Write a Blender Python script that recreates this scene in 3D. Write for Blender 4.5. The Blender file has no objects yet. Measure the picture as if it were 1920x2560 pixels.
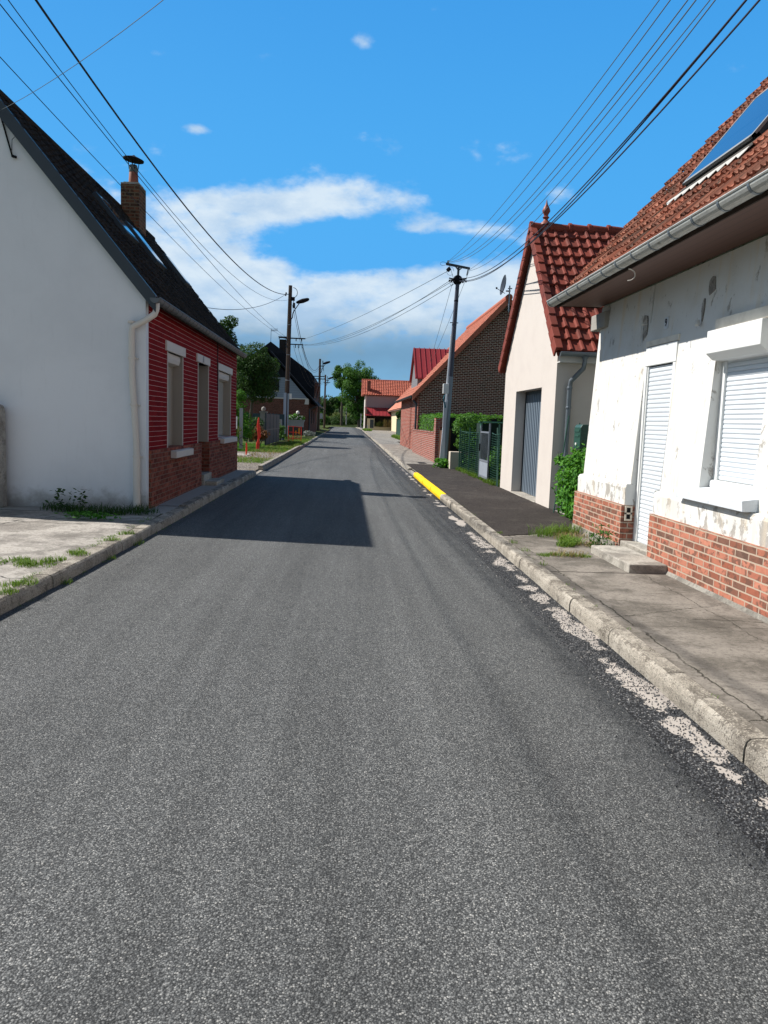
import bpy, bmesh, math, random
from mathutils import Vector, Matrix
R=math.radians
sc=bpy.context.scene
COL=sc.collection
# ------------------------------------------------------------------ camera
YAW,PITCH,ROLL=0.0530625,0.116484,0.034
fw=Vector((math.sin(YAW)*math.cos(PITCH),math.cos(YAW)*math.cos(PITCH),-math.sin(PITCH)))
rt=Vector((math.cos(YAW),-math.sin(YAW),0)); up=rt.cross(fw)
rt,up=(math.cos(ROLL)*rt+math.sin(ROLL)*up),(math.cos(ROLL)*up-math.sin(ROLL)*rt)
cd=bpy.data.cameras.new('camera'); cam=bpy.data.objects.new('camera',cd); COL.objects.link(cam)
cd.sensor_fit='VERTICAL'; cd.sensor_height=36; cd.lens=27; cd.clip_end=6000; cd.clip_start=.05
m=Matrix((rt,up,-fw)).transposed().to_4x4(); m.translation=Vector((0,0,1.6)); cam.matrix_world=m
sc.camera=cam
# ------------------------------------------------------------------ light
SUN=Vector((-.90,.34,1)).normalized()
sl=bpy.data.lights.new('sun','SUN'); sl.energy=5.0; sl.angle=R(.53); sl.color=(1,.95,.88)
so=bpy.data.objects.new('sun',sl); COL.objects.link(so); so.rotation_euler=SUN.to_track_quat('Z','Y').to_euler()
sc.view_settings.view_transform='Standard'; sc.view_settings.look='None'; sc.view_settings.gamma=1; sc.view_settings.use_curve_mapping=False
sc.view_settings.exposure=0.65
sc.cycles.max_bounces=6; sc.cycles.transparent_max_bounces=16; sc.cycles.use_denoising=True

# ------------------------------------------------------------------ node helper
class NT:
    def __init__(s,tree):
        s.t=tree; s.n=tree.nodes; s.l=tree.links
        for x in list(s.n): s.n.remove(x)
    def add(s,typ,**kw):
        nd=s.n.new(typ)
        for k,v in kw.items(): setattr(nd,k,v)
        return nd
    def put(s,sock,v):
        if v is None: return
        if isinstance(v,bpy.types.NodeSocket): s.l.new(v,sock)
        else:
            if isinstance(v,(tuple,list)) and len(v)==3 and sock.type=='RGBA': v=(*v,1)
            sock.default_value=v
    def math(s,op,a,b=None,c=None,clamp=False):
        nd=s.add('ShaderNodeMath',operation=op,use_clamp=clamp); s.put(nd.inputs[0],a); s.put(nd.inputs[1],b); s.put(nd.inputs[2],c); return nd.outputs[0]
    def mix(s,f,a,b,bt='MIX'):
        nd=s.add('ShaderNodeMix',data_type='RGBA',blend_type=bt); s.put(nd.inputs[0],f); s.put(nd.inputs[6],a); s.put(nd.inputs[7],b); return nd.outputs[2]
    def noise(s,vec,scale,detail=3,rough=.55,dist=0):
        nd=s.add('ShaderNodeTexNoise'); s.put(nd.inputs['Vector'],vec); nd.inputs['Scale'].default_value=scale; nd.inputs['Detail'].default_value=detail; nd.inputs['Roughness'].default_value=rough; nd.inputs['Distortion'].default_value=dist; return nd.outputs[0]
    def voro(s,vec,scale,feature='F1',rnd=1):
        nd=s.add('ShaderNodeTexVoronoi',feature=feature); s.put(nd.inputs['Vector'],vec); nd.inputs['Scale'].default_value=scale; nd.inputs['Randomness'].default_value=rnd; return nd
    def wnoise(s,vec):
        nd=s.add('ShaderNodeTexWhiteNoise',noise_dimensions='3D'); s.put(nd.inputs[0],vec); return nd.outputs[0]
    def ramp(s,f,stops,interp='LINEAR'):
        nd=s.add('ShaderNodeValToRGB'); s.put(nd.inputs[0],f); cr=nd.color_ramp; cr.interpolation=interp
        while len(cr.elements)<len(stops): cr.elements.new(.5)
        for e,(p,c) in zip(cr.elements,stops):
            e.position=p; e.color=(c,c,c,1) if not isinstance(c,tuple) else (*c,1)
        return nd.outputs[0]
    def sstep(s,x,a,b):
        nd=s.add('ShaderNodeMapRange',interpolation_type='SMOOTHSTEP'); s.put(nd.inputs[0],x); s.put(nd.inputs[1],a); s.put(nd.inputs[2],b); return nd.outputs[0]
    def vec(s,x,y,z):
        nd=s.add('ShaderNodeCombineXYZ'); s.put(nd.inputs[0],x); s.put(nd.inputs[1],y); s.put(nd.inputs[2],z); return nd.outputs[0]
    def sep(s,v):
        nd=s.add('ShaderNodeSeparateXYZ'); s.put(nd.inputs[0],v); return nd.outputs
    def vmath(s,op,a,b):
        nd=s.add('ShaderNodeVectorMath',operation=op); s.put(nd.inputs[0],a); s.put(nd.inputs[1],b); return nd.outputs[0]
    def bump(s,h,strength,dist,normal=None):
        nd=s.add('ShaderNodeBump'); nd.inputs['Strength'].default_value=strength; nd.inputs['Distance'].default_value=dist; s.put(nd.inputs['Height'],h); 
        if normal is not None: s.put(nd.inputs['Normal'],normal)
        return nd.outputs[0]
MATS={}
def mat(name,fn):
    if name in MATS: return MATS[name]
    m=bpy.data.materials.new(name); m.use_nodes=True; n=NT(m.node_tree)
    out=n.add('ShaderNodeOutputMaterial'); b=n.add('ShaderNodeBsdfPrincipled'); n.l.new(b.outputs[0],out.inputs[0])
    uv=n.add('ShaderNodeUVMap').outputs[0]
    r=fn(n,uv,b) or {}
    for k,v in r.items():
        n.put(b.inputs[{'c':'Base Color','r':'Roughness','n':'Normal','m':'Metallic','s':'Specular IOR Level'}.get(k,k)],v)
    MATS[name]=m; return m
def dirty(name,col,rough=.8,var=.12,scale=1.5,fine=60,bump=.15,metal=0,spec=.3,dirt=None):
    """plain surface with broad tonal variation and fine grain"""
    def fn(n,uv,b):
        a=n.noise(uv,scale,5,.6); f=n.noise(uv,fine,3)
        k=n.math('ADD',n.math('MULTIPLY',n.math('SUBTRACT',a,.5),2*var),n.math('MULTIPLY',n.math('SUBTRACT',f,.5),var))
        k=n.math('ADD',k,1)
        c=n.mix(1,tuple(col),n.vec(k,k,k),'MULTIPLY')
        if dirt: c=n.mix(n.sstep(n.noise(uv,scale*2.3,6,.7),.56,.72),c,dirt)
        return dict(c=c,r=n.math('ADD',n.math('MULTIPLY',f,.2),rough-.1),m=metal,s=spec,n=n.bump(f,bump,.01))
    return mat(name,fn)
# ------------------------------------------------------------------ world: physical sky with a cloud deck
w=bpy.data.worlds.new('World'); sc.world=w; w.use_nodes=True; n=NT(w.node_tree)
sky=n.add('ShaderNodeTexSky',sky_type='NISHITA'); sky.sun_disc=False; sky.sun_elevation=math.asin(SUN.z); sky.sun_rotation=math.atan2(SUN.x,SUN.y); sky.air_density=1.0; sky.dust_density=.6; sky.ozone_density=2.2; sky.altitude=60
d=n.add('ShaderNodeTexCoord').outputs['Generated']; dx,dy,dz=n.sep(d)
az=n.math('ARCTAN2',dx,dy); el=n.math('ARCSINE',dz)
q=n.vec(n.math('MULTIPLY',az,1.0),n.math('MULTIPLY',el,1.9),0.37)
f1=n.noise(q,7.0,9,.56,.15); f2=n.noise(q,19,6,.6)
fb=n.math('ADD',n.math('MULTIPLY',f1,.8),n.math('MULTIPLY',f2,.2))
BL=[(-.035,.268,.070,.024,.42),(.020,.272,.050,.022,.34),(-.115,.255,.07,.022,.32),(-.18,.240,.075,.030,.36),(-.215,.205,.09,.035,.36),(.082,.266,.034,.018,.30),(.120,.243,.050,.013,.36),(.17,.238,.055,.012,.34),(.235,.225,.06,.014,.26),(.07,.236,.03,.010,.22),
    (.008,.431,.018,.010,.50),(-.188,.331,.020,.008,.50),(.256,.276,.034,.015,.42),(.10,.10,.35,.06,.25),(.32,.235,.07,.014,.24),(-.33,.22,.12,.06,.3),(-.050,.214,.045,.020,-.34),(.05,.218,.07,.014,-.22),
    (2.4,.4,.5,.25,.3),(-2.6,.5,.4,.2,.3)]  # last pair: unseen clouds added behind the camera to make ambient light less blue
bias=n.math('MULTIPLY',n.sstep(n.math('SUBTRACT',el,n.math('MULTIPLY',n.math('ABSOLUTE',n.math('SUBTRACT',az,-.02)),.09)),.212,.165),.46)
for a0,e0,ra,re,am in BL:
    u=n.math('DIVIDE',n.math('SUBTRACT',az,a0),ra); v=n.math('DIVIDE',n.math('SUBTRACT',el,e0),re)
    g=n.math('EXPONENT',n.math('MULTIPLY',n.math('ADD',n.math('MULTIPLY',u,u),n.math('MULTIPLY',v,v)),-1.0))
    bias=n.math('ADD',bias,n.math('MULTIPLY',g,am))
fb=n.math('ADD',.5,n.math('MULTIPLY',n.math('SUBTRACT',n.math('ADD',n.math('MULTIPLY',fb,.8),n.math('MULTIPLY',n.noise(n.vmath('ADD',q,(3.1,1.7,0)),38,5,.62),.2)),.5),1.35))
dsum=n.math('ADD',fb,n.math('MULTIPLY',n.math('MINIMUM',bias,.50),.80))
dens=n.math('MULTIPLY',n.sstep(dsum,.635,.94),n.math('MULTIPLY',n.sstep(el,-.02,.02),.95))
dens=n.math('MAXIMUM',dens,n.math('MULTIPLY',n.sstep(n.math('ADD',el,n.math('MULTIPLY',n.math('SUBTRACT',f1,.5),.08)),.150,.085),.82))
# cloud tone: bright tops, blue-grey bases near the horizon
elw=n.math('ADD',el,n.math('MULTIPLY',n.math('SUBTRACT',f1,.5),.09))
lo=n.sstep(elw,.075,.155)
shade=n.ramp(n.noise(q,12,7,.6),[(.36,(.66,.77,.90)),(.60,(1,1,1))])
low=n.mix(n.sstep(elw,.035,.075),(1.45,2.9,4.2),(1.25,2.2,3.1))
cc=n.mix(lo,low,n.mix(1,(4.6,5.35,6.0),shade,'MULTIPLY'))
hs=n.add('ShaderNodeHueSaturation'); hs.inputs['Hue'].default_value=.49; hs.inputs['Saturation'].default_value=.95; hs.inputs['Value'].default_value=.55; n.put(hs.inputs['Color'],sky.outputs[0])
blue=n.mix(n.sstep(el,.22,.62),(.42,2.85,6.3),(.24,2.15,5.6))
kf=n.math('MULTIPLY',n.sstep(el,1.0,.55),n.math('MULTIPLY',n.sstep(dy,-.1,.6),.85))
clear=n.mix(kf,hs.outputs[0],blue)
bg=n.add('ShaderNodeBackground'); bg.inputs[1].default_value=.10
n.put(bg.inputs[0],n.mix(dens,clear,cc))
wo=n.add('ShaderNodeOutputWorld'); n.l.new(bg.outputs[0],wo.inputs[0])

# ------------------------------------------------------------------ mesh helper
ORG={}
class MB:
    def __init__(s): s.v=[]; s.f=[]; s.u=[]   # u: None or list of uv
    def face(s,pts,uv=None):
        b=len(s.v); s.v+=[tuple(p) for p in pts]; s.f.append(list(range(b,b+len(pts)))); s.u.append(uv); return s
    def box(s,x0,x1,y0,y1,z0,z1):
        if x0>x1:x0,x1=x1,x0
        if y0>y1:y0,y1=y1,y0
        if z0>z1:z0,z1=z1,z0
        b=len(s.v); s.v+=[(x,y,z) for z in (z0,z1) for y in (y0,y1) for x in (x0,x1)]
        for f in ((0,2,3,1),(4,5,7,6),(0,1,5,4),(2,6,7,3),(0,4,6,2),(1,3,7,5)): s.f.append([b+i for i in f]); s.u.append(None)
        return s
    def prism(s,poly,d):
        d=Vector(d); p=[Vector(a) for a in poly]; k=len(p); b=len(s.v)
        s.v+=[tuple(a) for a in p]+[tuple(a+d) for a in p]
        s.f.append([b+i for i in range(k)][::-1]); s.u.append(None); s.f.append([b+k+i for i in range(k)]); s.u.append(None)
        for i in range(k):
            j=(i+1)%k; s.f.append([b+i,b+j,b+k+j,b+k+i]); s.u.append(None)
        return s
    def tube(s,pts,r,k=8,cap=True):
        pts=[Vector(p) for p in pts]; N=len(pts); rr=r if isinstance(r,(list,tuple)) else [r]*N
        t0=(pts[1]-pts[0]).normalized(); a=Vector((0,0,1)) if abs(t0.z)<.9 else Vector((1,0,0)); nrm=t0.cross(a).normalized(); b0=len(s.v)
        for i,p in enumerate(pts):
            t=((pts[min(i+1,N-1)]-pts[max(i-1,0)])).normalized(); nrm=(nrm-t*nrm.dot(t)).normalized(); bn=t.cross(nrm)
            for j in range(k):
                A=2*math.pi*j/k; s.v.append(tuple(p+(nrm*math.cos(A)+bn*math.sin(A))*rr[i]))
        for i in range(N-1):
            for j in range(k):
                j2=(j+1)%k; s.f.append([b0+i*k+j,b0+i*k+j2,b0+(i+1)*k+j2,b0+(i+1)*k+j]); s.u.append(None)
        if cap:
            s.f.append([b0+j for j in range(k)][::-1]); s.u.append(None); s.f.append([b0+(N-1)*k+j for j in range(k)]); s.u.append(None)
        return s
    def lathe(s,prof,c,k=16,axis=None):
        """prof: list of (radius, height) along axis from point c"""
        ax=Vector(axis or (0,0,1)).normalized(); a=Vector((1,0,0)) if abs(ax.x)<.9 else Vector((0,1,0)); e1=ax.cross(a).normalized(); e2=ax.cross(e1); c=Vector(c); b0=len(s.v); N=len(prof)
        for r,h in prof:
            for j in range(k):
                A=2*math.pi*j/k; s.v.append(tuple(c+ax*h+(e1*math.cos(A)+e2*math.sin(A))*max(r,.0005)))
        for i in range(N-1):
            for j in range(k):
                j2=(j+1)%k; s.f.append([b0+i*k+j,b0+i*k+j2,b0+(i+1)*k+j2,b0+(i+1)*k+j]); s.u.append(None)
        s.f.append([b0+j for j in range(k)][::-1]); s.u.append(None); s.f.append([b0+(N-1)*k+j for j in range(k)]); s.u.append(None)
        return s
    def jitter(s,a,seed=1):
        rn=random.Random(seed); s.v=[(x+rn.uniform(-a,a),y+rn.uniform(-a,a),z+rn.uniform(-a,a)) for x,y,z in s.v]; return s
    def build_each(s,name,mt,parent,**k):
        par=list(range(len(s.v)))
        def f(i):
            while par[i]!=i: par[i]=par[par[i]]; i=par[i]
            return i
        key={}
        for i,v in enumerate(s.v):
            q=tuple(round(c,3) for c in v)
            if q in key: par[f(i)]=f(key[q])
            else: key[q]=i
        for fc in s.f:
            for i in fc[1:]: par[f(i)]=f(fc[0])
        gr={}
        for fc,u in zip(s.f,s.u): gr.setdefault(f(fc[0]),[]).append((fc,u))
        for g in gr.values():
            m_=MB(); mp={}
            for fc,u in g:
                for i in fc:
                    if i not in mp: mp[i]=len(m_.v); m_.v.append(s.v[i])
                m_.f.append([mp[i] for i in fc]); m_.u.append(u)
            m_.build(name,mt,parent,**k)
    def build(s,name,mt,parent=None,smooth=False,bevel=0,loc=None,label=None,kind=None,cat=None,group=None):
        o0=Vector(ORG[parent.name]) if parent else Vector(loc or (0,0,0))
        me=bpy.data.meshes.new(name); me.from_pydata([(x-o0.x,y-o0.y,z-o0.z) for x,y,z in s.v],[],s.f); me.update()
        ul=me.uv_layers.new(name='UVMap'); dat=[0.0]*(2*len(me.loops))
        for p,u in zip(me.polygons,s.u):
            nn=p.normal; ax=0 if abs(nn.x)>max(abs(nn.y),abs(nn.z)*.9) else (1 if abs(nn.y)>abs(nn.z) else 2)
            for q,li in enumerate(p.loop_indices):
                if u is not None: a,b=u[q]
                else:
                    x,y,z=s.v[me.loops[li].vertex_index]; a,b=((y,z),(x,z),(x,y))[ax]
                dat[2*li]=a; dat[2*li+1]=b
        ul.data.foreach_set('uv',dat)
        if s.f and mt: me.materials.append(mt)
        if smooth:
            for p in me.polygons: p.use_smooth=True
            try: me.set_sharp_from_angle(angle=R(40))
            except Exception: pass
        o=bpy.data.objects.new(name,me); COL.objects.link(o); ORG[o.name]=tuple(o0)
        if parent: o.parent=parent
        else: o.location=o0
        if bevel:
            mo=o.modifiers.new('bevel','BEVEL'); mo.width=bevel; mo.segments=2; mo.limit_method='ANGLE'; mo.angle_limit=R(40)
        if label: o['label']=label
        if kind: o['kind']=kind
        if cat: o['category']=cat
        if group: o['group']=group
        return o
def thing(name,label,cat,loc,group=None):
    o=bpy.data.objects.new(name,None); COL.objects.link(o); o.location=loc; o.empty_display_size=.2; ORG[o.name]=tuple(loc)
    o['label']=label; o['category']=cat
    if group: o['group']=group
    return o
def copy_tree(o,parent=None):
    c=o.copy(); COL.objects.link(c); ORG[c.name]=ORG.get(o.name,(0,0,0))
    if parent: c.parent=parent
    for ch in [x for x in bpy.data.objects if x.parent==o]: copy_tree(ch,c)
    return c
def grid_cut(vals,lo,hi): return sorted({lo,hi,*[v for v in vals if lo<v<hi]})
def wall_x(mb,Xf,y0,y1,z0,z1,ops=(),flip=False,zs=()):
    """sheet facing x with rectangular openings (ya,yb,za,zb)"""
    Y=grid_cut([v for o in ops for v in o[:2]],y0,y1); Z=grid_cut([v for o in ops for v in o[2:4]]+list(zs),z0,z1)
    for a,b in zip(Y,Y[1:]):
        for c,d in zip(Z,Z[1:]):
            ym,zm=(a+b)/2,(c+d)/2
            if any(o[0]<ym<o[1] and o[2]<zm<o[3] for o in ops): continue
            p=[(Xf(c),a,c),(Xf(c),b,c),(Xf(d),b,d),(Xf(d),a,d)]; mb.face(p[::-1] if flip else p)
def reveal_x(mb,Xf,Xb,op):
    a,b,c,d=op
    for y in (a,b): mb.face([(Xf(c),y,c),(Xb,y,c),(Xb,y,d),(Xf(d),y,d)])
    for z in (c,d): mb.face([(Xf(z),a,z),(Xb,a,z),(Xb,b,z),(Xf(z),b,z)])
def tiles(mb,P0,U,Vd,Nn,width,length,tw,rh,prof,step,thick,seed=1,jit=.004,half=False,skip=None):
    """overlapping roof tiles; P0 lower corner, U along eave, Vd up the slope"""
    P0,U,Vd,Nn=Vector(P0),Vector(U).normalized(),Vector(Vd).normalized(),Vector(Nn).normalized(); rn=random.Random(seed)
    nc=int(round(width/tw)); nr=int(math.ceil(length/rh)); tw=width/nc; k=len(prof)
    for j in range(nr):
        v0=j*rh; v1=min(v0+rh+.03,length)
        for i in range(nc):
            if skip and skip((i+.5)*tw,(j+.5)*rh): continue
            u0=i*tw; dj=rn.uniform(-jit,jit); dv=rn.uniform(-jit,jit)*1.5; tl=rn.uniform(-jit,jit)
            b=[];t=[];l=[]
            for x,h in prof:
                uu=u0+x*tw; hh=h+dj+tl*x
                b.append(P0+U*uu+Vd*(v0+dv)+Nn*(hh+step)); t.append(P0+U*uu+Vd*v1+Nn*(hh)); l.append(P0+U*uu+Vd*(v0+dv)+Nn*(hh+step-thick))
            for a in range(k-1):
                ua,ub=i+prof[a][0]*.98+.01,i+prof[a+1][0]*.98+.01
                mb.face([b[a],b[a+1],t[a+1],t[a]],[(ua,j+.02),(ub,j+.02),(ub,j+.97),(ua,j+.97)])
                mb.face([l[a],l[a+1],b[a+1],b[a]],[(ua,j+.01),(ub,j+.01),(ub,j+.03),(ua,j+.03)])
# ------------------------------------------------------------------ materials
def m_asphalt(n,uv,b):
    v=n.voro(uv,145); rnd=n.sep(v.outputs['Color'])[0]; dist=v.outputs['Distance']
    st=n.ramp(rnd,[(0,(.024,.026,.027)),(.4,(.090,.093,.093)),(.75,(.200,.203,.199)),(.95,(.32,.32,.305)),(1,(.50,.485,.45))])
    gap=n.sstep(dist,.66,.36)
    c=n.mix(gap,(.022,.022,.022),st)
    v2=n.voro(uv,260); c=n.mix(.3,c,n.ramp(n.sep(v2.outputs['Color'])[1],[(0,(.03,.033,.035)),(.6,(.11,.117,.12)),(1,(.34,.345,.34))]))
    x,y,z=n.sep(uv); sv=n.vec(n.math('MULTIPLY',x,1.5),n.math('MULTIPLY',y,.10),0)
    tr=n.noise(sv,1.6,4,.5); bl=n.noise(uv,.55,4,.6)
    tr2=n.noise(n.vec(n.math('MULTIPLY',x,5),n.math('MULTIPLY',y,.16),4),1.3,5,.65); wt=n.math('ADD',n.sstep(n.math('ABSOLUTE',n.math('SUBTRACT',n.math('ABSOLUTE',n.math('ADD',x,.25)),.85)),.42,.10),0)
    md=n.noise(uv,3.5,6,.7)
    k=n.math('ADD',.22,n.math('ADD',n.math('ADD',n.math('MULTIPLY',n.math('SUBTRACT',tr,.12),.50),n.math('MULTIPLY',n.math('SUBTRACT',tr2,.20),.62)),n.math('ADD',n.math('MULTIPLY',bl,.30),n.math('ADD',n.math('MULTIPLY',n.math('SUBTRACT',n.noise(uv,14,5,.7),.22),.48),n.math('MULTIPLY',wt,.07)))))
    c=n.mix(1,c,n.vec(k,k,k),'MULTIPLY')
    ed=n.sstep(n.math('ADD',x,n.math('MULTIPLY',n.math('SUBTRACT',n.noise(uv,2.2,5,.6),.5),.7)),1.25,1.70); c=n.mix(n.math('MULTIPLY',ed,.6),c,n.mix(1,c,(.35,.36,.39),'MULTIPLY'))
    ln=n.math('ABSOLUTE',n.math('SUBTRACT',x,n.math('ADD',-.35,n.math('MULTIPLY',n.noise(n.vec(0,n.math('MULTIPLY',y,.3),0),1,2),.25))))
    c=n.mix(n.math('MULTIPLY',n.sstep(n.noise(uv,.35,3,.5),.58,.75),.25),c,(.10,.10,.10))
    h=n.math('ADD',n.math('MULTIPLY',n.math('SUBTRACT',1,dist),1.0),n.math('MULTIPLY',n.sep(v2.outputs['Color'])[0],.3))
    return dict(c=c,r=.85,s=.2,n=n.bump(h,.7,.0045))
ASPH=mat('road_asphalt',m_asphalt)
def m_newasph(n,uv,b):
    v=n.voro(uv,160); rnd=n.sep(v.outputs['Color'])[0]
    c=n.ramp(rnd,[(0,(.012,.010,.009)),(.7,(.036,.030,.027)),(1,(.10,.088,.078))])
    k=n.math('ADD',.7,n.math('MULTIPLY',n.noise(uv,.9,5,.6),.6)); c=n.mix(1,c,n.vec(k,k,k),'MULTIPLY')
    c=n.mix(n.math('MULTIPLY',n.sstep(n.noise(uv,2.3,6,.7),.54,.72),.55),c,(.10,.088,.076)); c=n.mix(n.math('MULTIPLY',n.sstep(n.noise(uv,.55,4,.6),.45,.65),.35),c,(.075,.066,.058))
    return dict(c=c,r=.95,s=.1,n=n.bump(v.outputs['Distance'],-.5,.004))
NASPH=mat('footpath_asphalt',m_newasph)
def conc(name,col,dark,crack=0,grain=70,amt=.5,bump=.5,lines=()):
    def fn(n,uv,b):
        g=n.noise(uv,grain,4,.7); big=n.noise(uv,1.3,6,.65,.3); md=n.noise(uv,6,5,.7)
        c=n.mix(n.math('MULTIPLY',n.sstep(big,.42,.62),amt),col,dark)
        c=n.mix(n.math('MULTIPLY',n.sstep(md,.52,.68),.45),c,tuple(x*.55 for x in dark))
        c=n.mix(n.sstep(g,.60,.72),c,tuple(x*.5 for x in dark)); c=n.mix(n.math('MULTIPLY',n.sstep(g,.42,.32),.7),c,tuple(min(1,x*1.35) for x in col))
        sp=n.noise(uv,28,4,.75); c=n.mix(n.math('MULTIPLY',n.sstep(sp,.50,.66),.55),c,tuple(x*.45 for x in dark)); c=n.mix(n.math('MULTIPLY',n.sstep(sp,.45,.33),.35),c,tuple(min(1,x*1.3) for x in col)); c=n.mix(n.math('MULTIPLY',n.sstep(n.noise(n.vmath('ADD',uv,(5,9,0)),2.1,6,.7,.5),.48,.60),.5),c,tuple(x*.55 for x in dark))
        h=n.math('ADD',g,n.math('ADD',n.math('MULTIPLY',md,.6),n.math('MULTIPLY',sp,.8)))
        if crack:
            wv=n.vmath('ADD',uv,n.vec(n.math('MULTIPLY',n.noise(uv,3,4),.35),n.math('MULTIPLY',n.noise(n.vmath('ADD',uv,(7,3,1)),3,4),.35),0))
            e=n.voro(wv,crack,'DISTANCE_TO_EDGE').outputs[0]; k=n.sstep(e,.006,.0)
            c=n.mix(n.math('MULTIPLY',k,.85),c,(.03,.028,.025)); h=n.math('SUBTRACT',h,n.math('MULTIPLY',k,2))
        if lines:
            x,y,z=n.sep(uv); jt=n.math('MULTIPLY',n.math('SUBTRACT',n.noise(uv,4,5,.7),.5),.16)
            for ax_,off,sl_,w_ in lines:
                u,v=(x,y) if ax_=='x' else (y,x)
                d_=n.math('ABSOLUTE',n.math('SUBTRACT',n.math('ADD',u,jt),n.math('ADD',off,n.math('MULTIPLY',v,sl_))))
                k=n.math('MULTIPLY',n.sstep(d_,w_,w_*.3),n.sstep(n.noise(uv,2.4,3),.36,.5))
                c=n.mix(n.math('MULTIPLY',k,.85),c,(.035,.032,.022)); h=n.math('SUBTRACT',h,n.math('MULTIPLY',k,2))
        return dict(c=c,r=.9,s=.25,n=n.bump(h,bump,.01))
    return mat(name,fn)
PAVE=conc('pavement_concrete',(.24,.215,.185),(.115,.102,.085),.0,120,amt=.85,bump=.8,lines=(('x',2.22,.004,.010),('y',4.9,.45,.007),('y',6.3,-.15,.006),('y',3.2,.25,.007),('x',2.9,.03,.005),('y',8.0,.2,.006)))
SLAB=conc('slab_concrete',(.26,.24,.21),(.15,.135,.115),.22)
APRON=conc('apron_concrete',(.40,.37,.33),(.19,.172,.15),.36,70,.8,1.0)
def m_kerb(n,uv,b):
    g=n.noise(uv,80,4,.75); v=n.voro(uv,150); x,y,z=n.sep(n.add('ShaderNodeTexCoord').outputs['Object'])
    big=n.noise(n.vec(0,y,0),2.2,5,.65); top=n.sstep(z,.085,.125)
    c=n.mix(n.math('MULTIPLY',n.sstep(big,.40,.60),.65),(.39,.355,.30),(.22,.195,.16))
    c=n.mix(n.math('MULTIPLY',n.sstep(n.noise(uv,9,5,.7),.5,.68),.6),c,(.13,.11,.09))
    c=n.mix(n.math('MULTIPLY',n.sstep(n.math('ADD',n.noise(uv,3.3,5,.7),n.math('MULTIPLY',top,.10)),.55,.66),.75),c,(.085,.072,.058)); c=n.mix(n.math('MULTIPLY',n.sstep(n.sep(v.outputs['Color'])[0],.80,.9),.6),c,(.50,.45,.37)); c=n.mix(n.math('MULTIPLY',n.sstep(n.sep(v.outputs['Color'])[1],.86,.9),.7),c,(.07,.06,.05))
    return dict(c=c,r=.9,s=.25,n=n.bump(n.math('ADD',g,n.math('MULTIPLY',v.outputs['Distance'],-.5)),.8,.01))
KERB=mat('kerb_stone',m_kerb)
def m_gutter(n,uv,b):
    v=n.voro(uv,85); rnd=n.sep(v.outputs['Color'])[0]
    st=n.ramp(rnd,[(0,(.018,.019,.022)),(.5,(.055,.058,.063)),(.9,(.15,.15,.15)),(1,(.30,.29,.28))]); st=n.mix(n.sstep(v.outputs['Distance'],.62,.3),(.008,.008,.009),st)
    x,y,z=n.sep(uv)
    pat=n.noise(n.vec(n.math('MULTIPLY',x,1.0),n.math('MULTIPLY',y,.62),0),3.4,5,.55,.3)
    ce=n.math('SUBTRACT',n.math('MULTIPLY',n.math('ABSOLUTE',n.math('SUBTRACT',x,n.math('ADD',1.865,n.math('MULTIPLY',y,.0042)))),-1.5),n.math('MULTIPLY',n.sstep(y,9,20),.10))   # strongest in the middle of the gutter
    t=n.math('ADD',n.math('ADD',pat,ce),n.math('MULTIPLY',n.math('SUBTRACT',n.voro(uv,60).outputs['Distance'],.4),.07))
    k=n.sstep(t,.422,.434)
    pl=n.mix(n.noise(uv,40,3),(.40,.36,.325),(.30,.27,.24)); pl=n.mix(n.sstep(n.math('ABSOLUTE',n.math('SUBTRACT',n.math('FRACT',n.math('DIVIDE',y,1.02)),.5)),.0,.012),(.08,.07,.06),pl)
    return dict(c=n.mix(k,st,pl),r=.85,s=.3,n=n.bump(n.math('MULTIPLY',n.math('SUBTRACT',1,v.outputs['Distance']),n.math('SUBTRACT',1,k)),.9,.008))
GUT=mat('gutter_strip',m_gutter)
def m_gravel(n,uv,b):
    v=n.voro(uv,42); r=n.sep(v.outputs['Color'])[0]; c=n.ramp(r,[(0,(.10,.085,.07)),(.5,(.26,.225,.19)),(1,(.52,.47,.41))])
    c=n.mix(n.sstep(v.outputs['Distance'],.65,.35),(.05,.04,.03),c); c=n.mix(n.math('MULTIPLY',n.sstep(n.noise(uv,1.2,5,.6),.5,.62),.5),c,(.10,.08,.055))
    return dict(c=c,r=.95,s=.2,n=n.bump(v.outputs['Distance'],-.9,.015))
GRAV=mat('gravel',m_gravel)
def m_soil(n,uv,b):
    a=n.noise(uv,.8,6,.65); f=n.noise(uv,18,5,.7)
    c=n.mix(n.sstep(a,.4,.6),(.035,.06,.012),(.07,.09,.02)); c=n.mix(n.sstep(f,.5,.7),c,(.10,.09,.035))
    return dict(c=c,r=.95,s=.1,n=n.bump(f,.8,.03))
SOIL=mat('turf_ground',m_soil)
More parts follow.
